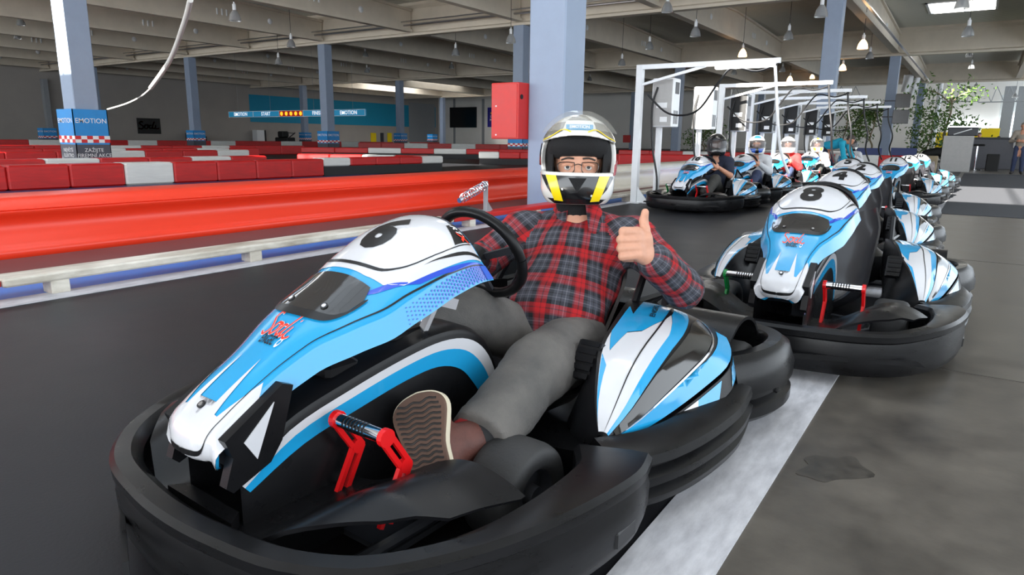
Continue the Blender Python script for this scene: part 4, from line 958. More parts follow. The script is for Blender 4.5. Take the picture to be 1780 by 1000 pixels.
def helmet(parent, pos, f, upv, style, sc=1.0):
    """style: dict(shell=, visor=None|'smoke'|'up', decals=[(kind, polys, mat)])"""
    f = Vector(f).normalized(); u_ = Vector(upv); u_ = (u_ - f * u_.dot(f)).normalized(); r_ = f.cross(u_)
    H = empty('helmet'); H.parent = parent; H.matrix_local = Matrix.Translation(pos) @ Matrix(((r_.x, f.x, u_.x), (r_.y, f.y, u_.y), (r_.z, f.z, u_.z))).to_4x4() @ Matrix.Diagonal((sc, sc, sc, 1))
    s = inst('shell', HEL_SHELL, H); s.material_slots[0].link = 'OBJECT'; s.material_slots[0].material = MATS[style['shell']]
    inst('padding', HEL_PAD, H)
    for k, (kind, polys, m_, off) in enumerate(style.get('decals', [])):
        key = (style['name'], k)
        if key in HEL_CACHE: inst('helmet_graphic', HEL_CACHE[key], H)
        else:
            fn = S_HF if kind == 'F' else S_HA
            HEL_CACHE[key] = decal('helmet_graphic', fn, polys, m_, H, off, (.02, .02) if kind == 'F' else (.12, .12), flip=True).data
    if style.get('visor'):
        v0, v1 = (-.26, .52) if style['visor'] == 'smoke' else (.62, 1.32)
        off = .006 if style['visor'] == 'smoke' else .016
        def S_V(u, v): P = S_HA(u, v); n_ = P / np.linalg.norm(P, axis=-1, keepdims=True); return P + n_ * off
        key = ('visor', style['visor'])
        if key in HEL_CACHE: inst('visor', HEL_CACHE[key], H)
        else: HEL_CACHE[key] = grid_surface('visor', S_V, 30, 14, 'visor_smoke' if style['visor'] == 'smoke' else 'visor_clear', H, -1.35, 1.35, v0, v1).data
    return H
HEL_CACHE = {}
mirx = lambda P: [(-a, b) for a, b in P][::-1]
ST_HERO = dict(name='hero', shell='helmet_white', visor='up', decals=[
    ('F', [[(-.075, -.045), (.075, -.045), (.05, -.132), (-.05, -.132)]], 'helmet_black', .0012),
    ('F', [[(-.108, -.045), (-.072, -.045), (-.045, -.13), (-.075, -.128)]], 'helmet_yellow', .0022), ('F', [[(.072, -.045), (.108, -.045), (.075, -.128), (.045, -.13)]], 'helmet_yellow', .0022),
    ('F', [[(-.126, -.046), (-.110, -.046), (-.084, -.108), (-.10, -.09)]], 'helmet_black', .0016), ('F', [[(.110, -.046), (.126, -.046), (.10, -.09), (.084, -.108)]], 'helmet_black', .0016),
    ('F', [[(-.10, -.122), (.10, -.122), (.075, -.139), (-.075, -.139)]], 'helmet_black', .0019),
    ('F', [[(-.030, -.052), (.030, -.052), (0, -.10)]], 'padding', .0030),
    ('F', [[(-.045, .106), (.045, .106), (.045, .124), (-.045, .124)]], 'sign_cyan', .0024),
    ('A', [[(-1.5, .56), (-.9, .50), (-.45, .66), (-.5, .95), (-1.2, .95)]], 'helmet_silver', .0014), ('A', [[(.45, .66), (.9, .50), (1.5, .56), (1.2, .95), (.5, .95)]], 'helmet_silver', .0014),
    ('A', strokes([[(-1.3, .50), (-.8, .56), (-.45, .70), (-.2, .62)]], .03), 'helmet_yellow', .0026), ('A', strokes([[(1.3, .50), (.8, .56), (.45, .70), (.2, .62)]], .03), 'helmet_yellow', .0026),
    ('A', [[(-.5, 1.0), (.5, 1.0), (.35, 1.28), (-.35, 1.28)]], 'helmet_silver', .0016),
    ('A', [[(-1.5, -.30), (-1.0, -.30), (-1.05, -.05), (-1.5, .1)]], 'helmet_red', .0016), ('A', [[(1.1, -.1), (1.7, -.1), (1.7, .45), (1.2, .42)]], 'helmet_black', .0016)])
ST_BLACK = dict(name='black', shell='helmet_black', visor='smoke', decals=[('F', [[(-.02, .115), (.02, .115), (0, .135)]], 'helmet_silver', .002)])
ST_BLUE = dict(name='blue', shell='helmet_white', visor='smoke', decals=[('A', [[(-.55, .72), (.55, .72), (.55, 1.25), (-.55, 1.25)]], 'helmet_blue', .002), ('F', [[(-.11, -.05), (-.02, -.05), (-.03, -.12), (-.08, -.11)]], 'helmet_blue', .002), ('F', [[(.02, -.05), (.11, -.05), (.08, -.11), (.03, -.12)]], 'helmet_blue', .002), ('F', [[(-.02, -.045), (.02, -.045), (.03, -.13), (-.03, -.13)]], 'helmet_black', .002)])
ST_WHITE = dict(name='white', shell='helmet_white', visor='smoke', decals=[])
ST_YEL = dict(name='yel', shell='helmet_white', visor='smoke', decals=[('A', [[(-.3, .8), (.4, .8), (.4, 1.25), (-.3, 1.25)]], 'helmet_yellow', .002), ('F', [[(-.11, -.05), (-.03, -.05), (-.05, -.12), (-.08, -.11)]], 'helmet_yellow', .002), ('F', [[(.03, -.05), (.11, -.05), (.08, -.11), (.05, -.12)]], 'helmet_yellow', .002), ('A', [[(-1.3, .55), (1.3, .55), (1.2, .72), (-1.2, .72)]], 'helmet_black', .002)])
ST_REDW = dict(name='redw', shell='helmet_white', visor='smoke', decals=[('A', [[(-.5, .75), (.5, .75), (.4, 1.2), (-.4, 1.2)]], 'helmet_red', .002), ('F', [[(-.1, -.05), (.1, -.05), (.06, -.125), (-.06, -.125)]], 'helmet_black', .002)])
ST_BW = dict(name='bw', shell='helmet_black', visor='smoke', decals=[('A', [[(-.15, .6), (.15, .6), (.25, 1.3), (-.1, 1.3)]], 'helmet_white', .002), ('F', [[(-.11, -.05), (-.04, -.05), (-.06, -.12), (-.08, -.11)]], 'helmet_white', .002), ('F', [[(.04, -.05), (.11, -.05), (.08, -.11), (.06, -.12)]], 'helmet_white', .002)])

def head_prims(c, f, u, sc=1.0):
    c, f, u = A_(c), nrm_(f), A_(u); u = nrm_(u - f * (u @ f)); r = np.cross(f, u); q = lambda x, y, z: c + (r * x + f * y + u * z) * sc
    return [(q(0, -.02, .045), q(0, .0, .03), .082 * sc, .080 * sc), (q(0, .03, -.03), q(0, .045, -.075), .060 * sc, .042 * sc), (q(0, .075, .02), q(0, .098, -.028), .009 * sc, .016 * sc, None, .012), (q(-.045, .07, .028), q(.045, .07, .028), .016 * sc, .016 * sc, None, .015),
            (q(-.012, .088, -.058), q(.012, .088, -.058), .009 * sc, .009 * sc, None, .01), (q(-.076, -.01, -.01), q(-.079, -.012, .02), .014 * sc, .016 * sc, None, .01), (q(.076, -.01, -.01), q(.079, -.012, .02), .014 * sc, .016 * sc, None, .01)], q
def hand_prims(w, d, n, sc=1.0, curl=0.6):
    """relaxed or gripping hand from wrist w along d, palm facing n: palm, four unequal bent fingers, thumb off the side"""
    w, d, n = A_(w), nrm_(d), A_(n); n = nrm_(n - d * (d @ n)); s = np.cross(d, n); q = lambda a, b, c: w + (d * a + s * b + n * c) * sc; P = [(q(0, 0, 0), q(.045, 0, 0), .026 * sc, .03 * sc, (n, 1.5)), (q(.03, -.022, 0), q(.075, -.025, 0), .02 * sc, .016 * sc), (q(.03, .022, 0), q(.075, .022, 0), .02 * sc, .016 * sc)]
    for b_, L in ((-.030, .036), (-.010, .043), (.010, .045), (.029, .040)):
        c0, s0 = math.cos(curl * 1.0), math.sin(curl * 1.0); c1, s1 = math.cos(curl * 2.2), math.sin(curl * 2.2); k = q(.082, b_, 0); p1 = k + (d * c0 + n * s0) * L * sc; p2 = p1 + (d * c1 + n * s1) * L * .8 * sc
        P += [(k, p1, .0105 * sc, .0095 * sc, None, .006), (p1, p2, .0095 * sc, .0085 * sc, None, .004)]
    P += [(q(.02, .03, .01), q(.05, .055, .02), .015 * sc, .0125 * sc, None, .01), (q(.05, .055, .02), q(.078, .055, .034), .0125 * sc, .0105 * sc, None, .004)]
    return P
def join_into(o, others):
    bm = bmesh.new(); bm.from_mesh(o.data)
    for p in others: bm.from_mesh(p.data); 
    bm.to_mesh(o.data); bm.free()
    for p in others: bpy.data.objects.remove(p)
    o.data.polygons.foreach_set('use_smooth', [True] * len(o.data.polygons)); return o

def clothe(name, J, st, root, h=.013):
    """body in one skin plus shirt, trousers and shoes as children; J = joint dict, st = style materials"""
    g = lambda k: A_(J[k]); f = nrm_(J['f']); sc = J.get('sc', 1.0)
    hp, q = head_prims(J['head'], J['f'], J.get('up', (0, 0, 1)), sc)
    nk = g('neck'); body = hp + [(g('head') - A_((0, 0, .05)) * sc, nk, .052 * sc, .06 * sc), (nk, g('chest'), .07 * sc, .11 * sc), (g('chest'), g('hip'), .11 * sc, .12 * sc)]
    for s in 'LR':
        body += [(g('sh' + s), g('el' + s), .045 * sc, .038 * sc), (g('el' + s), g('wr' + s), .040 * sc, .027 * sc), (g('hip'), g('kn' + s), .09 * sc, .055 * sc), (g('kn' + s), g('an' + s), .052 * sc, .036 * sc), (g('sh' + s), nk, .05 * sc, .05 * sc)]
    B = blob_mesh('body', body, h, st.get('skin', 'skin_tan'), root, k=.025)
    hands = []
    for s in 'LR':
        d = nrm_(g('wr' + s) - g('el' + s)); n_ = A_(J.get('palm' + s, (0, 0, -1))); hands.append(blob_mesh('hand', hand_prims(g('wr' + s), d, n_, 1.08 * sc, J.get('curl', .7)), .0065, st.get('skin', 'skin_tan'), root, k=.012))
    join_into(B, hands)
    fold = lambda P: .006 * noise3(P, 34, 3) + .003 * noise3(P, 80, 5)
    sl = J.get('sleeve', 1.0); sh_ = [(nk - A_((0, 0, .03)), g('chest'), .075 * sc, .15 * sc, (f, 1.35)), (g('chest'), g('hip') + A_((0, 0, .05)), .155 * sc, .15 * sc, (f, 1.25))]
    for s in 'LR':
        sh_ += [(g('sh' + s), nk, .068 * sc, .055 * sc), (g('sh' + s), g('chest'), .07 * sc, .09 * sc, None, .03)]
        e = g('sh' + s) + (g('el' + s) - g('sh' + s)) * min(1, sl * 2); sh_.append((g('sh' + s), e, .072 * sc, .062 * sc))
        if sl > .5: sh_.append((g('el' + s), g('el' + s) + (g('wr' + s) - g('el' + s)) * .93, .06 * sc, .044 * sc))
    blob_mesh('shirt', sh_, h, st['shirt'], root, k=.03, disp=fold)
    tr = [(g('hip'), g('hip') + A_((0, 0, .06)), .14 * sc, .135 * sc, (f, 1.2))]
    for s in 'LR':
        hipj = g('hip') + (g('sh' + s) - g('neck')) * .42 * A_((1, 1, 0)); tr += [(hipj, g('kn' + s), .098 * sc, .076 * sc), (g('kn' + s), g('kn' + s) + (g('an' + s) - g('kn' + s)) * .95, .074 * sc, .062 * sc)]
    blob_mesh('trousers', tr, h, st['trousers'], root, k=.03, disp=fold)
    for s in 'LR':
        a = g('an' + s); t = g('toe' + s); d = nrm_(t - a); blob_mesh('shoe', [(a + A_((0, 0, -.015)), t, .052 * sc, .042 * sc), (a, a + A_((0, 0, .05)), .046 * sc, .044 * sc), (a + A_((0, 0, -.03)) - d * .03, a, .045 * sc, .045 * sc)], .011, st.get('shoes', 'shoe_dark'), root, k=.02)
    if J.get('hair'):
        blob_mesh('hair', [(q(0, -.035, .06), q(0, -.01, .062), .084 * sc, .082 * sc), (q(0, -.06, .0), q(0, -.06, .03), .06 * sc, .07 * sc)], .009, st.get('hair', 'hair_dark'), root, k=.02)
    return B
def face_details(q, root, sc, glasses=True):
    for s in (-1, 1):
        c = Vector(q(s * .034, .076, .004)); fwd = (Vector(q(0, 1, 0)) - Vector(q(0, 0, 0))).normalized()
        ic = bpy.data.meshes.new('eye'); bm = bmesh.new(); bmesh.ops.create_uvsphere(bm, u_segments=14, v_segments=10, radius=.0115 * sc); bm.to_mesh(ic); bm.free(); e = link_mesh('eye', ic, 'eye_white', root, True); e.location = c
        MB().cyl(tuple(c + fwd * 0.0102 * sc), tuple(c + fwd * .0120 * sc), .0058 * sc, n=12).build('iris', 'eye_dark', root)
        tube('eyebrow', [q(s * .014, .092, .031), q(s * .034, .092, .033), q(s * .054, .080, .026)], .0034 * sc, 'hair_dark', root, n=6, smooth_path=4)
        tube('eyelid', [q(s * .019, .086, .009), q(s * .034, .0885, .0125), q(s * .050, .081, .008)], .0055 * sc, 'skin', root, n=6, smooth_path=4)
    if glasses:
        for s in (-1, 1):
            P = [(.012, .018), (.036, .020), (.062, .016), (.064, -.004), (.05, -.016), (.025, -.017), (.012, -.006), (.012, .018)]
            tube('glasses_rim', [q(s * a, .108 - 1.6 * a * a * 1.6, b) for a, b in P], .0016 * sc, 'eye_dark', root, n=6, smooth_path=4)
        tube('glasses_bridge', [q(-.012, .108, .010), q(0, .112, .014), q(.012, .108, .010)], .0016 * sc, 'eye_dark', root, n=6, smooth_path=3)

# ------------------------------------------------------------------ the driver of kart 6
HP = empty('person', (-1.2, 2.1, 0)); tag(HP, 'man in open white helmet and red plaid shirt giving a thumbs-up in kart 6', 'person')
base = A_((-1.2, 2.1, 0)); W3 = lambda x, y, d: A_(PD(x, y, d)) - base
hc = W3(1005, 284, 2.44); fdir = nrm_(A_((0, 0, 1.0)) - (hc + base)); fdir = nrm_(fdir + A_((0, 0, -.02)))
hpz, q = head_prims(hc + A_((0, 0, -.015)) + fdir * .012, fdir, (0, 0, 1), 1.06)
neck = W3(1003, 378, 2.47); shL = W3(1102, 415, 2.40); shR = W3(905, 405, 2.58); chest = W3(1000, 465, 2.46); belly = W3(965, 555, 2.36); hip = W3(960, 610, 2.36)
elL = W3(1187, 502, 2.30); wrL = W3(1131, 447, 2.10); elR = W3(835, 455, 2.55); wrR = W3(792, 452, 2.28)
hipL = W3(1000, 598, 2.30); knL = W3(935, 640, 2.0); anL = W3(838, 758, 1.76); hipR = W3(925, 590, 2.40); knR = W3(802, 545, 2.16); anR = W3(665, 610, 1.98)
body = hpz + [(hc, neck, .055, .06), (neck, chest, .075, .12), (chest, hip, .12, .12), (shL, elL, .045, .038), (elL, wrL, .04, .028), (shR, elR, .045, .038), (elR, wrR, .04, .028), (hipL, knL, .07, .05), (knL, anL, .05, .036), (hipR, knR, .07, .05), (knR, anR, .05, .036), (hip, hipL, .1, .08), (hip, hipR, .1, .08), (neck, shL, .05, .05), (neck, shR, .05, .05)]
BODY = blob_mesh('body', body, .0085, 'skin', HP, k=.022)
# thumbs-up fist of the left hand
H3 = lambda x, y, d: W3(x, y, d); fi = []
for k, (ym, yp, xp, r_) in enumerate([(402, 403, 1084, .0150), (415, 417, 1080, .0152), (429, 432, 1080, .0146), (441, 446, 1082, .0132)]):
    mcp = H3(1106 + k, ym + 2, 2.055); pip = H3(xp, yp, 2.035); dip = H3(xp + 4, yp + 3, 2.085); tip = H3(xp + 17, yp + 4, 2.09)
    fi += [(mcp, pip, r_ * 1.12, r_ * .98, None, .006), (pip, dip, r_ * .98, r_ * .9, None, .003), (dip, tip, r_ * .9, r_ * .8, None, .003)]
fi += [(H3(1108, 408, 2.065), H3(1112, 446, 2.07), .020, .020, None, .012), (H3(1122, 415, 2.075), H3(1124, 447, 2.09), .021, .023, None, .014), (H3(1124, 446, 2.09), H3(1136, 450, 2.12), .026, .028, None, .016),
       (H3(1123, 420, 2.085), H3(1121, 399, 2.08), .0185, .0155, None, .010), (H3(1121, 399, 2.08), H3(1119, 384, 2.08), .0155, .0135, None, .005), (H3(1119, 384, 2.08), H3(1121.5, 369, 2.07), .0140, .0112, None, .004)]
hl = blob_mesh('hand', fi, .0032, 'skin', HP, k=.008)
hr = blob_mesh('hand', hand_prims(wrR, wrR - elR + A_((.05, -.1, 0)), (0.6, -.2, -.6), 1.05, 1.1), .005, 'skin', HP, k=.01)
join_into(BODY, [hl, hr])
face_details(q, BODY, 1.06)
for s, (x_, y_) in enumerate([(1121, 366)]):
    pass
# shirt
fold = lambda P: .0075 * noise3(P, 26, 3) + .004 * noise3(P, 60, 5)
TOR = [(neck + A_((0, 0, -.01)), chest, .078, .165, (fdir, 1.3)), (chest, belly, .170, .168, (fdir, 1.25)), (belly, hip + A_((0, 0, .03)), .168, .160, (fdir, 1.2)), (shL, neck + A_((0, 0, -.02)), .068, .06), (shR, neck + A_((0, 0, -.02)), .068, .06), (shL, chest, .075, .11), (shR, chest, .075, .11)]
AL = [(shL, elL, .076, .066), (elL, wrL + (elL - wrL) * .10, .064, .054)]; AR = [(shR, elR, .076, .066), (elR, wrR + (elR - wrR) * .06, .064, .05)]
SH = blob_mesh('shirt', TOR + AL + AR, .0085, 'plaid', HP, k=.028, disp=fold)
me = SH.data; nV = len(me.vertices); co = np.zeros(nV * 3); me.vertices.foreach_get('co', co); co = co.reshape(-1, 3)
dist = np.stack([np.min([cone_d(co, *p[:4]) for p in S_], axis=0) for S_ in ([TOR[0], TOR[1], TOR[2]], AL, AR)], 1)
lat = nrm_(shL - shR); upx = nrm_(neck - hip); upx = nrm_(upx - lat * (upx @ lat)); fr_ = np.cross(lat, upx)
def sleeve_uv(P, chain):
    out = np.zeros((len(P), 2)); best = np.full(len(P), 9.0); L0 = 0
    for a, b_, ra, rb in [c[:4] for c in chain]:
        ax = b_ - a; L = np.linalg.norm(ax); ax = ax / L; e1 = nrm_(np.cross(ax, (0, 0, 1.0))); e2 = np.cross(ax, e1); w = P - a; t = np.clip(w @ ax, 0, L); r_ = np.linalg.norm(w - t[:, None] * ax, axis=1)
        m_ = r_ < best; out[m_, 0] = (np.arctan2(w @ e2, w @ e1) * .066)[m_]; out[m_, 1] = (L0 + w @ ax)[m_]; best = np.minimum(best, r_); L0 += L
    return out
wv_ = co - chest; ang = np.arctan2(wv_ @ lat, wv_ @ -fr_ if (fr_ @ fdir) < 0 else wv_ @ fr_)
uvT = np.stack([ang * .19 + .03, wv_ @ upx], 1); UV3 = [uvT, sleeve_uv(co, AL), sleeve_uv(co, AR)]
uvl = me.uv_layers.new(name='UVMap'); loops = np.zeros(len(me.loops), int); me.loops.foreach_get('vertex_index', loops)
fv = np.array([p.vertices[:] for p in me.polygons]); reg = np.argmin(dist[fv].mean(1) - A_([0.0, .012, .012]), axis=1); reg_l = np.repeat(reg, 4)
uvs = np.zeros((len(loops), 2))
for k in range(3): uvs[reg_l == k] = UV3[k][loops[reg_l == k]]
uvl.data.foreach_set('uv', uvs.ravel())
# collar, placket, cuff
def S_COL(u, v):
    a_ = (u - .5) * 5.5 + math.pi; r_ = .074 + .040 * v + .012 * np.cos(a_) * v; h_ = .058 - .085 * v - .03 * v * np.cos(a_) * (np.cos(a_) > 0)
    return neck + np.stack([lat[i_] * np.sin(a_) * r_ + fdir[i_] * np.cos(a_) * r_ * .95 for i_ in range(3)], -1) + np.stack([0 * a_, 0 * a_, h_], -1)
cl = grid_surface('collar', S_COL, 40, 8, 'plaid', SH, thick=.004)
uvc = cl.data.uv_layers.new(name='UVMap')
for li, l in enumerate(cl.data.loops): p = A_(cl.data.vertices[l.vertex_index].co); uvc.data[li].uv = (p @ lat * 1.3 + .06, p @ upx)
MB().lathe([(.070, -.03), (.076, .0), (.076, .05), (.06, .08)], tuple(neck + A_((0, 0, .01))), 'z', 20).build('neck_scarf', 'padding', BODY, True)
# jeans
TRS = [(hip, hip + A_((0, 0, .03)), .15, .145, (fdir, 1.15)), (hipL, knL, .112, .098), (knL, anL + (anL - knL) * .3, .090, .084), (hipR, knR, .105, .088), (knR, anR, .085, .07)]
_ax = nrm_(anL - knL); _hem = lambda G: np.where(np.linalg.norm(G - anL, axis=-1) < .25, (G - anL) @ _ax - .015, -1.0)
blob_mesh('trousers', TRS, .009, 'jeans_grey', HP, k=.03, disp=lambda P: .006 * noise3(P, 24, 8) + .005 * noise3(P, 62, 9), cut=_hem)
# shoes: brown leather, ridged sole turned to the camera
def shoe(toe, heel, nrm, root, full, ankle=None):
    toe, heel = A_(toe), A_(heel); a = nrm_(toe - heel); n = A_(nrm); n = nrm_(n - a * (a @ n)); w = np.cross(n, a); L = np.linalg.norm(toe - heel)
    prof = [(0, .030), (.06, .037), (.2, .039), (.4, .038), (.6, .046), (.78, .052), (.9, .045), (.97, .028), (1.0, .006)]
    pts = [(t, 1.4 * hw_) for t, hw_ in prof] + [(t, -1.4 * hw_) for t, hw_ in prof[::-1]]
    out = spline(A_(pts + [pts[0]]), 3)[:-1]; C3 = lambda t, s, d: heel + a * (t * L) + w * s - n * d
    def ring(d, k): return [C3(.5 + (t - .5) * k, s * k, d) for t, s in out]
    def solid(d0, d1, k0, k1, m_, nm, par):
        A, B = ring(d0, k0), ring(d1, k1); nn = len(A); return fix_normals(mesh_obj(nm, A + B, [tuple(range(nn)), tuple(range(2 * nn - 1, nn - 1, -1))] + [(i, (i + 1) % nn, nn + (i + 1) % nn, nn + i) for i in range(nn)], m_, par, True, 30))
    so = solid(0.0, .010, 1, 1.04, 'sole_brown', 'shoe_sole', root); solid(.008, .026, 1.06, 1.07, 'sole_rim', 'sole_rim', so)
    if full:
        for k in range(15):
            t = .06 + .06 * k; hw_ = float(np.interp(t, [p_[0] for p_ in prof], [p_[1] for p_ in prof])) * 1.2
            tube('tread', [C3(t + .014 * math.sin(s * 8), hw_ * s, -.0005) for s in np.linspace(-1, 1, 13)], .0032, 'shoe_dark', so, n=5, smooth_path=1)
    up_ = [(C3(.17, 0, .06), C3(.78, 0, .055), .050, .050, None, .02), (C3(.78, 0, .055), C3(.9, 0, .045), .050, .036, None, .02), (C3(.2, 0, .07), C3(.24, 0, .14), .050, .052, None, .02), (C3(.55, 0, .06), C3(.3, 0, .13), .044, .050, None, .02)]
    if ankle is not None: up_ += [(C3(.38, 0, .075), C3(.38, 0, .075) * .25 + ankle * .75, .052, .054, None, .02)]
    sb = blob_mesh('shoe', up_, .006, 'shoe_brown', root, k=.02)
    if full:
        _c = C3(.38, 0, .075) * .3 + ankle * .7; _d = nrm_(ankle - C3(.38, 0, .075)); _e = nrm_(np.cross(_d, w)); tube('shoe_collar', [_c + (w * math.cos(a_) + _e * math.sin(a_)) * .053 for a_ in np.linspace(0, 6.28, 13)], .010, 'shoe_red', sb, n=7, smooth_path=2)
        for k in range(4): _f = _c + (C3(.62, 0, .10) - _c) * (.12 + .22 * k); _n = -np.cross(w, nrm_(C3(.62, 0, .10) - _c)); _n = _n * np.sign(_n @ a); tube('shoe_lace', [_f - w * .046 + _n * .012, _f + _n * .05, _f + w * .046 + _n * .012], .0055, 'shoe_red', sb, n=6, smooth_path=4)
        for k in range(3): tube('shoe_lace', [C3(.42 + .07 * k, -.040, .110 - .009 * k), C3(.43 + .07 * k, 0, .138 - .013 * k), C3(.42 + .07 * k, .040, .110 - .009 * k)], .0052, 'shoe_red', sb, n=6, smooth_path=4)
        for s in (-1, 1): tube('shoe_lace', [C3(.42, s * .02, .14), C3(.38, s * .055, .13), C3(.42, s * .068, .095), C3(.5, s * .064, .075)], .0048, 'shoe_red', sb, n=6, smooth_path=4)
    return so
shoe(W3(722, 686, 1.70), W3(748, 842, 1.60), nrm_((.22, -.90, .35)), HP, True, anL)
shoe(anR + A_((-.08, -.16, .02)), anR + A_((-.02, .02, -.16)), (-.1, -1, .2), HP, False)
blob_mesh('sock', [(anL + (knL - anL) * .2, anL, .056, .054)], .009, 'shirt_black', HP, k=.02)
Hh = helmet(HP, tuple(hc + A_((0, 0, .006))), fdir, (0.012, 0, 1), ST_HERO, 1.0)
tm = text_mesh('EMOTION', .0145, .0004); decal('helmet_lettering', S_HF, (tm.transform(Matrix.Translation((0, .115, 0)) @ Matrix.Diagonal((-1, 1, 1, 1))), tm)[1], 'white_print', Hh, .0036, (.02, .02), flip=True)
blob_mesh('brow_pad', [(q(-.062, .045, .066), q(.062, .045, .066), .040, .040), (q(-.04, .07, .07), q(.04, .07, .07), .036, .036)], .008, 'padding', HP, k=.02)
tube('chin_strap', [neck + lat * .06 + A_((0, 0, .05)), neck + fdir * .07 + A_((0, 0, .0)), neck - lat * .06 + A_((0, 0, .05))], .009, 'padding', Hh.parent, n=6, smooth_path=5)

# ------------------------------------------------------------------ drivers in the other karts (kart frame)
SEAT = dict(head=(0, .43, .93), f=(.35, -.94, -.02), up=(0, -.05, 1), neck=(0, .47, .77), chest=(0, .48, .56), hip=(0, .36, .24), shL=(.195, .47, .69), shR=(-.195, .47, .69), elL=(.30, .27, .50), elR=(-.30, .27, .50), wrL=(.185, .07, .62), wrR=(-.185, .07, .62),
            knL=(.20, -.08, .44), knR=(-.20, -.08, .44), anL=(.22, -.50, .22), anR=(-.22, -.50, .22), toeL=(.23, -.60, .31), toeR=(-.23, -.60, .31), palmL=(-.7, -.2, 0), palmR=(.7, -.2, 0), curl=1.0, sc=1.06)
DR = {}
def driver(kart, style, hel, label, sleeve=1.0):
    r = empty('person'); k = KARTS[kart]; r.location = k.location; r.rotation_euler = k.rotation_euler; tag(r, label, 'person')
    key = sleeve
    if key not in DR:
        J = dict(SEAT); J['sleeve'] = sleeve; clothe('person', J, style, r); DR[key] = [(o_.name.split('.')[0], o_.data) for o_ in bpy.data.objects if o_.parent == r]
    else:
        for nm, me in DR[key]:
            o_ = inst(nm, me, r); o_.material_slots[0].link = 'OBJECT'; o_.material_slots[0].material = MATS[style[{'body': 'skin', 'shirt': 'shirt', 'trousers': 'trousers', 'shoe': 'shoes'}[nm]]]
    helmet(r, (0, .42, .945), SEAT['f'], SEAT['up'], hel, 1.08); return r
STY = lambda s, t: dict(skin='skin_tan', shirt=s, trousers=t, shoes='shoe_dark')
driver('16', STY('shirt_navy', 'trousers_dark'), ST_BLACK, 'driver in black helmet and navy T-shirt in kart 16', .40)
driver('9', STY('shirt_pale', 'denim'), ST_BLUE, 'driver in blue and white helmet and pale sweatshirt in kart 9')
driver('7', STY('shirt_red', 'denim'), ST_WHITE, 'driver in red shirt and white helmet')
driver('1', STY('shirt_white', 'trousers_dark'), ST_YEL, 'driver in white top and helmet with yellow patches')
driver('3', STY('shirt_pale', 'denim'), ST_BW, 'driver in black helmet with white stripes at the back of the left row')

# ------------------------------------------------------------------ high-bay lamps under the roof
def lamp_meshes():
    a = MB().cyl((0, 0, .18), (0, 0, .42), .07, n=12).cyl((0, 0, .42), (0, 0, .5), .03, n=8).build('lamp_housing', 'white_metal', None, True); b_ = MB().lathe([(.07, .2), (.12, .14), (.19, .02), (.225, -.12), (.235, -.2), (.222, -.2), (.21, -.12), (.17, .02), (.1, .14), (.05, .19)], (0, 0, 0), 'z', 22).build('lamp_shade', 'lamp_glass', None, True, 60)
    c = MB().lathe([(0, .12), (.05, .08), (.06, -.02), (.03, -.09), (0, -.1)], (0, 0, 0), 'z', 14).build('bulb', 'white_metal', None, True)
    r = [o.data for o in (a, b_, c)]
    for o in (a, b_, c): bpy.data.objects.remove(o)
    return r
LM = lamp_meshes()
LAMPS = [(408, 27, 31, 0), (484, 106, 20, 0), (506, 75, 23, 0), (888, 67, 26, 0), (792, 90, 21, 0), (785, 115, 14, 0), (635, 94, 13, 0), (638, 122, 14, 0), (602, 159, 8, 0), (774, 152, 9, 1),
         (1209, 55, 28, 0), (1129, 79, 22, 0), (1081, 108, 20, 0), (1025, 137, 12, 0), (1291, 92, 22, 1), (1371, 61, 26, 0), (1276, 125, 15, 0), (1373, 137, 15, 1), (1360, 120, 16, 0), (1428, 19, 34, 0), (1500, 77, 26, 1), (1465, 117, 18, 1), (1412, 133, 10, 1),
         (1683, 54, 30, 0), (1673, 4, 36, 0), (1685, 94, 17, 0), (1689, 115, 15, 0), (1512, 96, 20, 0), (1697, 149, 13, 0), (1765, 166, 13, 0), (36, 38, 20, 0), (30, 62, 13, 0), (1160, 12, 30, 0)]
ORDW = 'first second third fourth fifth sixth seventh eighth ninth tenth eleventh twelfth thirteenth fourteenth fifteenth sixteenth seventeenth eighteenth nineteenth twentieth'.split() + ['twenty-' + w_ for w_ in 'first second third fourth fifth sixth seventh eighth ninth'.split()]
LAMPS.sort(); _cnt = [0, 0]
for k, (x, y, hpx, lit) in enumerate(LAMPS):
    _cnt[lit] += 1
    dep = 1187 * .70 / hpx; p = PD(x, y, dep)
    if p.y > 80 and x < 1100: dep *= 72 / p.y; p = PD(x, y, dep)
    lo, hi = 5.0, 7.3                                                       # hang all lamps in the same band under the roof
    if p.z > hi: p = PD(x, y, dep * (hi - 1) / (p.z - 1))
    r = empty('high_bay_lamp', p)
    tag(r, ('lit warm glass high-bay lamp under the roof, %s from the left' if lit else 'unlit glass bell lamp under the roof, %s unlit one from the left') % ORDW[_cnt[lit] - 1], 'lamp', 'lit high-bay lamps' if lit else 'unlit high-bay lamps')
    sc = 1.0
    inst('lamp_housing', LM[0], r); sh = inst('lamp_shade', LM[1], r); bl = inst('bulb', LM[2], r)
    if lit:
        for o in (sh, bl): o.material_slots[0].link = 'OBJECT'; o.material_slots[0].material = MATS['lamp_lit']
    top = 8.2 if p.y < 86 else 15.0
    MB().cyl((0, 0, .5), (0, 0, top - p.z), .012, n=5).build('cord', 'cable_black', r)

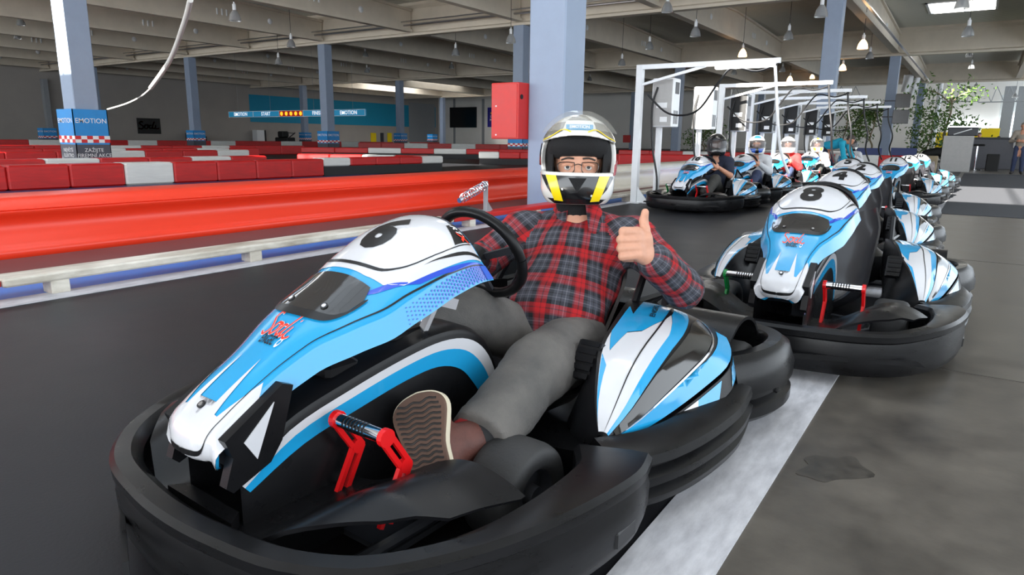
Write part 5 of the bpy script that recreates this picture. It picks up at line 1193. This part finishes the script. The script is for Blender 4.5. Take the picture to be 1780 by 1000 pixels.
# ------------------------------------------------------------------ charging frames along the left of the pit lane
GY = [10.5, 14.7, 17.0, 19.5, 22.2, 25.0]; ORD = ['nearest', 'second', 'third', 'fourth', 'fifth', 'farthest']
for k, y in enumerate(GY):
    r = empty('charging_frame', (-4.63, y, 0)); tag(r, '%s white tubular charging frame reaching over the pit lane' % ORD[k], 'frame')
    MB().box((-.05, -.05, 0), (.05, .05, 2.17)).build('post', 'white_metal', r)
    MB().box((-.05, -.035, 2.10), (2.12, .035, 2.17)).build('arm', 'white_metal', r)
    MB().bar((0, 0, 1.86), (1.05, 0, 2.11), .04, .04).build('brace', 'white_metal', r)
    MB().prism([(.05, 0), (.26, 0), (.05, .26)], -.01, .01, 'y').build('foot_gusset', 'white_metal', r)
    MB().box((-.075, -.14, 0), (.14, .14, .015)).build('foot_plate', 'white_metal', r)
    if k == 0: MB().box((1.2, -.05, 2.05), (2.05, .05, 2.098), .01).build('tube_light', 'tube_lit', r)
    tube('hanging_lead', [(2.05, 0, 2.1), (2.10, .02, 1.7), (2.16 + .02 * k, .03, 1.25), (2.2, .2, .85), (2.3, .35, .55)], .022 if k == 0 else .02, 'white_metal' if k == 0 else 'cable_black', r, n=7, smooth_path=6)
    tube('arm_cable', [(.12, .05, 1.72), (.5, .03, 1.42), (.95, .0, 1.45), (1.25, .0, 1.85), (1.45, .0, 2.06), (1.8, 0, 2.0), (2.08, 0, 2.08)], .016, 'cable_black', r, n=6, smooth_path=6)
CY = [10.75, 12.7, 14.95, 17.25, 19.8, 22.5, 25.3]
for k, y in enumerate(CY):
    r = empty('charger_cabinet', (-4.52, y, 1.22)); tag(r, ['white charger cabinet beside the nearest charging frame', 'white charger cabinet left of the black-helmeted driver', 'dark-fronted charger cabinet on the second frame', 'dark-fronted charger cabinet above the blue and white helmet', 'dark-fronted charger cabinet on the fourth frame', 'dark-fronted charger cabinet on the fifth frame', 'dark-fronted charger cabinet on the farthest frame'][k], 'cabinet')
    MB().box((0, 0, 0), (.36, .30, .76), .012).build('case', 'white_metal' if k < 2 else 'grey_metal', r)  # nearest cases and fronts coloured paler to stand for sunlight on them
    MB().box((.02, -.012, .02), (.34, .0, .74)).build('front_panel', 'wood_grey' if k < 2 else 'black_flat', r)
    MB().box((.09, -.018, .30), (.27, -.011, .38)).build('label_plate', 'white_print', r); MB().box((.16, -.018, .08), (.28, -.011, .16)).build('label_plate', 'white_print', r)
    MB().box((.358, .08, .52), (.366, .24, .70)).build('display', 'dark_metal', r)
    for q in range(4): MB().box((.359, .06 + q * .05, .05), (.364, .08 + q * .05, .26)).build('vent_slot', 'dark_metal', r)
    MB().box((.05, .12, -1.22), (.13, .20, 0)).build('stand', 'white_metal', r)
    tube('charger_lead', [(.1, -.02, .62), (.05, -.08, .3), (.08, -.06, -.3), (.2, -.1, -.8), (.22, -.15, -1.15)], .016, 'cable_black', r, n=6, smooth_path=6)

# ------------------------------------------------------------------ things at the far right and in the atrium
def box_px(name, px0, py0, px1, py1, Y, m, label, cat, depth=.1, z0=None):
    a = PY(px0, py0, Y); b = PY(px1, py1, Y); b.z = b.z if z0 is None else z0; o = MB().box((min(a.x, b.x), Y, min(a.z, b.z)), (max(a.x, b.x), Y + depth, max(a.z, b.z)), min(.02, depth * .2)).build(name, m); tag(o, label, cat); return o
# pedestal with coffee machine
b0 = PZ(1632, 298); pd = empty('pedestal', (b0.x, b0.y, 0)); tag(pd, 'pale grey pedestal box at the end of the kart row', 'pedestal')
MB().box((0, 0, 0), (.95, .9, 1.32), .01).build('body', 'wood_grey', pd); MB().box((.951, .03, .05), (.96, .85, 1.25)).build('side_panel', 'counter_dark', pd)
mc = empty('espresso_machine', (b0.x + .1, b0.y + .15, 1.32)); tag(mc, 'dark machine with chrome top standing on the grey pedestal', 'machine')
MB().box((0, 0, 0), (.95, .55, .30), .03).build('body', 'dark_metal', mc); MB().box((-.03, -.03, .30), (.98, .58, .36), .01).build('top_tray', 'chrome', mc); MB().cyl((.2, -.05, .05), (.75, -.05, .25), .02, n=8).build('lever', 'white_metal', mc)
# reception counter
c0 = PZ(1662, 292); cn = empty('reception_counter', (c0.x, c0.y, 0)); tag(cn, 'long dark grey reception counter at the far right', 'counter')
MB().box((0, 0, 0), (3.2, .8, 1.25), .01).build('front', 'counter_dark', cn); MB().box((-.05, -.06, 1.25), (3.25, .85, 1.32), .01).build('worktop', 'dark_metal', cn); MB().box((1.9, -.08, 0.9), (3.0, -.02, 1.2)).build('fascia', 'wood_grey', cn)
s0 = PZ(1693, 296); st_ = empty('bar_stool', (s0.x, s0.y, 0)); tag(st_, 'black bar stool before the reception counter', 'stool')
MB().box((-.25, -.25, .95), (.25, .25, 1.03), .03).build('seat', 'black_flat', st_); MB().cyl((0, 0, 0.03), (0, 0, .95), .03, n=10).build('stem', 'chrome', st_); MB().cyl((0, 0, 0), (0, 0, .03), .25, n=18).build('base', 'chrome', st_)
o = box_px('waste_bin', 1716, 268, 1734, 300, 33, 'black_flat', 'black bin at the end of the reception counter', 'bin', .5)
# yellow and white back wall of the bar
box_px('yellow_panel', 1624, 230, 1695, 266, 100, 'yellow', 'broad yellow wall panel behind the grey pedestal', 'wall panel', .2, 0)
box_px('yellow_panel', 1706, 223, 1732, 266, 98, 'yellow', 'tall yellow wall panel right of the seated man', 'wall panel', .2, 0)
box_px('window_21', 1648, 209, 1718, 225, 110, 'bright_pane', 'bright strip window above the yellow panel', None, .2)['kind'] = 'structure'
g = box_px('window_22', 1742, 165, 1800, 262, 108, 'sky_glass', 'tall glazed front at the far right', None, .1); g['kind'] = 'structure'
box_px('window_23', 1740, 200, 1800, 236, 110, 'bright_pane', 'bright daylight behind the glazed front', None, .2)['kind'] = 'structure'
for x in (1748, 1772): tag(box_px('window_mullion', x, 150, x + 2, 262, 107, 'grey_metal', None, None, .2), 'slim grey mullion of the glazed front', None, None, 'structure')
# screens and white banners by the far columns
for (a, b_, c, d_, l) in ((1556, 163, 1583, 187, 'upper black screen beside the far dark column'), (1551, 191, 1580, 215, 'lower black screen beside the far dark column')):
    r = empty('hanging_screen', PY((a + c) / 2, (b_ + d_) / 2, 50)); tag(r, l, 'screen'); w = PY(c, b_, 50).x - PY(a, b_, 50).x; h_ = PY(a, b_, 50).z - PY(a, d_, 50).z
    MB().box((-w / 2, 0, -h_ / 2), (w / 2, .12, h_ / 2), .02).build('panel', 'screen_black', r); MB().bar((-w / 2 - .6, .1, 0), (0, .1, 0), .08, .06).build('wall_arm', 'dark_metal', r)
for (a, b_, c, d_, l) in ((1574, 130, 1586, 160, 'left white cloth banner hung beside the far column'), (1584, 134, 1597, 166, 'right white cloth banner hung beside the far column')):
    p = PY((a + c) / 2, b_, 70); q_ = PY((a + c) / 2, d_, 70); w = .75; YB_ = 70 + (.6 if a > 1580 else 0)
    o = grid_surface('cloth_banner', lambda u, v, p=p, q_=q_: np.stack([p.x + (u - .5) * w + v * (q_.x - p.x - .25), YB_ + .12 * np.sin(u * 7 + v * 2), p.z + (q_.z - p.z) * v + 0 * u], -1), 10, 10, 'white_print', None, thick=.01); tag(o, l, 'banner'); MB().cyl((p.x, YB_, p.z), (p.x, YB_, 8.21), .01, n=5).build('cord', 'cable_black', o)
box_px('track_banner', 1488, 257, 1531, 276, 31.1, 'navy_paint', 'navy blue banner left of the dark column on the barrier', 'banner', .04, .551)
box_px('track_banner', 1549, 257, 1592, 276, 31.1, 'navy_paint', 'navy blue banner right of the dark column on the barrier', 'banner', .04, .551)
box_px('cardboard_box', 1607, 271, 1628, 287.5, 28, 'trunk', 'brown cardboard box beside the grey pedestal', 'box', .5, 0)
r = empty('covered_bike', PZ(1620, 280)); r.location.z = 0; tag(r, 'black covered motorbike beside the grey pedestal', 'motorbike')
p = r.location; sb = blob_mesh('cover', [((-.5, 2, .35), (.5, 2, .5), .22, .25), ((.3, 2, .6), (.55, 2, .75), .2, .15), ((-.5, 2, .45), (.1, 2, .6), .2, .22)], .03, 'black_flat', r, k=.08)
for sx in (-.5, .5): MB().cyl((sx, 1.94, .28), (sx, 2.06, .28), .28, n=16).build('wheel', 'rubber_base', r)
# mezzanine with railing and dark gym machines
mz = PY(1000, 222, 96).z
o = slab('trim_11', PY(985, 222, 96).x, 96, PY(1243, 222, 96).x, 104, mz - .35, mz, 'white_metal', 'white mezzanine slab in the atrium')
ra = empty('mezzanine_railing', (PY(985, 222, 96).x, 96, mz)); tag(ra, 'white railing along the edge of the mezzanine', 'railing'); L_ = PY(1243, 222, 96).x - PY(985, 222, 96).x
for z_ in (.55, 1.1): MB().bar((0, 0, z_), (L_, 0, z_), .08, .08).build('rail', 'white_metal', ra)
for k in range(14): MB().bar((L_ * k / 13, 0, 0), (L_ * k / 13, 0, 1.1), .08, .08, (0, 1, 0)).build('baluster', 'white_metal', ra)
for k, x in enumerate((1128, 1148, 1168, 1210)): o = box_px('mezzanine_post', x, 222, x + 4, 262, 96, 'white_metal', None, None, .3); o['kind'] = 'structure'; o['label'] = 'white post carrying the mezzanine'
for k, x in enumerate((1024, 1040, 1056)):
    r = empty('exercise_machine', PY(x, 219, 99)); r.location.z = mz; tag(r, ['dark exercise machine on the mezzanine, left one', 'dark exercise machine on the mezzanine, middle one', 'dark exercise machine on the mezzanine, right one'][k], 'machine')
    MB().box((-.5, -.3, 0), (.5, .3, .3)).build('base', 'dark_metal', r); MB().bar((-.4, 0, .3), (-.5, 0, 1.5), .12, .12, (0, 1, 0)).bar((.4, 0, .3), (.2, 0, 1.4), .12, .12, (0, 1, 0)).build('uprights', 'dark_metal', r); MB().bar((-.6, 0, 1.4), (.4, 0, 1.4), .1, .1).build('handlebar', 'dark_metal', r)
r = empty('exercise_machine', PY(1128, 256, 92)); r.location.z = 0; tag(r, 'tall dark gym rack under the mezzanine', 'machine')
for x in (-.9, .9): MB().box((x - .12, -.1, 0), (x + .12, .1, 2.9)).build('upright', 'dark_metal', r)
MB().box((-1.0, -.1, 2.6), (1.0, .1, 2.9)).build('crossbar', 'dark_metal', r)
box_px('red_cabinet', 1083, 235, 1094, 248, 75.4, 'red_box', 'small red box on the far dark column under the mezzanine', 'box', .3)
# roof truss tubes of the atrium
for k, (x0, x1) in enumerate(((1010, 1100), (1200, 1290), (1400, 1500), (1620, 1700), (1700, 1790))):
    r = empty('roof_truss', PY((x0 + x1) / 2, 175, 100)); tag(r, 'white tubular roof truss in the atrium, number %s from the left' % ['one', 'two', 'three', 'four', 'five'][k], 'truss')
    o0 = r.location; Q = lambda x, y: PY(x, y, 100) - o0
    MB().cyl(Q(x0, 178), Q(x1, 176), .07, n=6).build('chord', 'grey_metal', r)
    for j in range(4):
        xa = x0 + (x1 - x0) * j / 4; MB().cyl(Q(xa, 178), Q(xa + (x1 - x0) / 8, 150), .045, n=6).cyl(Q(xa + (x1 - x0) / 8, 150), Q(xa + (x1 - x0) / 4, 177), .045, n=6).build('web', 'grey_metal', r)
# indoor trees
def tree(px_, py0, py1, Y, spread, n, label, trunk_r=.1):
    b_ = PY(px_, 262, Y); base_z = 0; r = empty('indoor_tree', (b_.x, Y, 0)); tag(r, label, 'tree'); z0 = PY(px_, py1, Y).z; z1 = PY(px_, py0, Y).z
    tube('trunk', [(0, 0, 0), (.1, 0, z0 * .6), (-.1, .05, z0), (.1, 0, (z0 + z1) / 2), (0, 0, z1)], trunk_r, 'trunk', r, n=7, smooth_path=4, taper=(1, .3))
    V = []; F = []; rg = np.random.default_rng(int(px_)); cl = [(rg.uniform(-.6, .6) * spread, rg.uniform(-.5, .5) * spread, rg.uniform(z0, z1)) for _ in range(9)]
    for k in range(n):
        c = A_(cl[k % 9]) + rg.normal(size=3) * A_((.22, .22, .14)) * spread; a = nrm_(rg.normal(size=3)); b2 = nrm_(np.cross(a, rg.normal(size=3))); L2 = .11 + .06 * rg.random(); i = len(V)
        V += [c, c + a * L2 + b2 * L2 * .4, c + a * L2 * 2, c + a * L2 - b2 * L2 * .4]; F.append((i, i + 1, i + 2, i + 3))
    f_ = mesh_obj('foliage', V, F, 'leaf', r); f_['kind'] = 'stuff'
    for k in range(5): c = A_(cl[k]); tube('branch', [(0, 0, max(z0 * .8, c[2] - .8)), tuple(c * A_((.5, .5, 1)) - A_((0, 0, .2))), tuple(c)], trunk_r * .35, 'trunk', r, n=5, smooth_path=3)
tree(1222, 205, 250, 60, 2.2, 700, 'leafy indoor tree above the black-helmeted driver', .08)
tree(1465, 190, 245, 62, 2.0, 700, 'indoor tree behind the charging frame arms', .08); tree(1512, 185, 240, 54, 1.7, 700, 'indoor tree left of the far dark column', .08)
tree(1640, 155, 235, 52, 2.6, 900, 'tall sparse indoor tree right of the far columns', .12); tree(1612, 200, 262, 58, 1.6, 500, 'small indoor tree with pale leaves beside the yellow panel', .08)
_a, _b = PY(1619, 262, 88), PY(1620, 140, 88); tag(MB().cyl((_a.x, 88, 0), (_a.x, 88, 15), .25, n=12).build('white_pole', 'white_metal', None, True), 'white round pole rising beside the tall tree', 'pole')

# ------------------------------------------------------------------ people at the far right
def stand(x, y, label, st, sc=1.0, f=(0, -1, 0), z=0, bend=0.0, hair=True):
    r = empty('person', (x, y, z)); tag(r, label, 'person'); fx = A_(nrm_(f)); sd = nrm_(np.cross(fx, (0, 0, 1.0))) * -1; P = lambda a, b_, c: tuple((sd * a + fx * b_ + A_((0, 0, c))) * sc)
    J = dict(head=P(0, .02 + bend * .62, 1.64 - bend * .55), f=tuple(fx + A_((0, 0, -bend * .8))), neck=P(0, bend * .48, 1.48 - bend * .42), chest=P(0, bend * .28, 1.25 - bend * .2), hip=P(0, -bend * .15, .93), shL=P(.19, bend * .45, 1.43 - bend * .4), shR=P(-.19, bend * .45, 1.43 - bend * .4), elL=P(.30, .05 + bend * .55, 1.14 - bend * .5), elR=P(-.30, .05 + bend * .55, 1.14 - bend * .5),
             wrL=P(.12, .24 + bend * .5, 1.15 - bend * .72), wrR=P(-.12, .24 + bend * .5, 1.15 - bend * .72), knL=P(.11, .03, .5), knR=P(-.11, .03, .5), anL=P(.13, -.03, .09), anR=P(-.13, -.03, .09), toeL=P(.15, .13, .045), toeR=P(-.15, .13, .045), palmL=tuple(-sd), palmR=tuple(sd), sc=sc, hair=hair, sleeve=.9)
    clothe('person', J, st, r, .016); return r, P
g0 = PZ(1766, 303); mr, P = stand(g0.x, g0.y, 'man in beige jacket and cap standing at the right edge', dict(skin='skin_tan', shirt='jacket_beige', trousers='denim', shoes='shoe_dark', hair='jacket_beige'), 1.0, (-.1, -1, 0))
stand(PY(1700, 255, 42).x, c0.y + 1.6, 'seated man in black behind the reception counter', dict(skin='skin_tan', shirt='shirt_black', trousers='trousers_dark'), .95, (0, -1, 0), -.15)
stand(PY(1731, 255, 42).x, c0.y + 1.9, 'second person behind the right end of the reception counter', dict(skin='skin_tan', shirt='shirt_black', trousers='trousers_dark'), .92, (0, -1, 0), -.25)
stand(-3.25, 19.55, 'marshal in teal shirt bending over the drivers', dict(skin='skin_tan', shirt='shirt_teal', trousers='shirt_navy'), .92, (.95, -.2, 0), 0, .85)
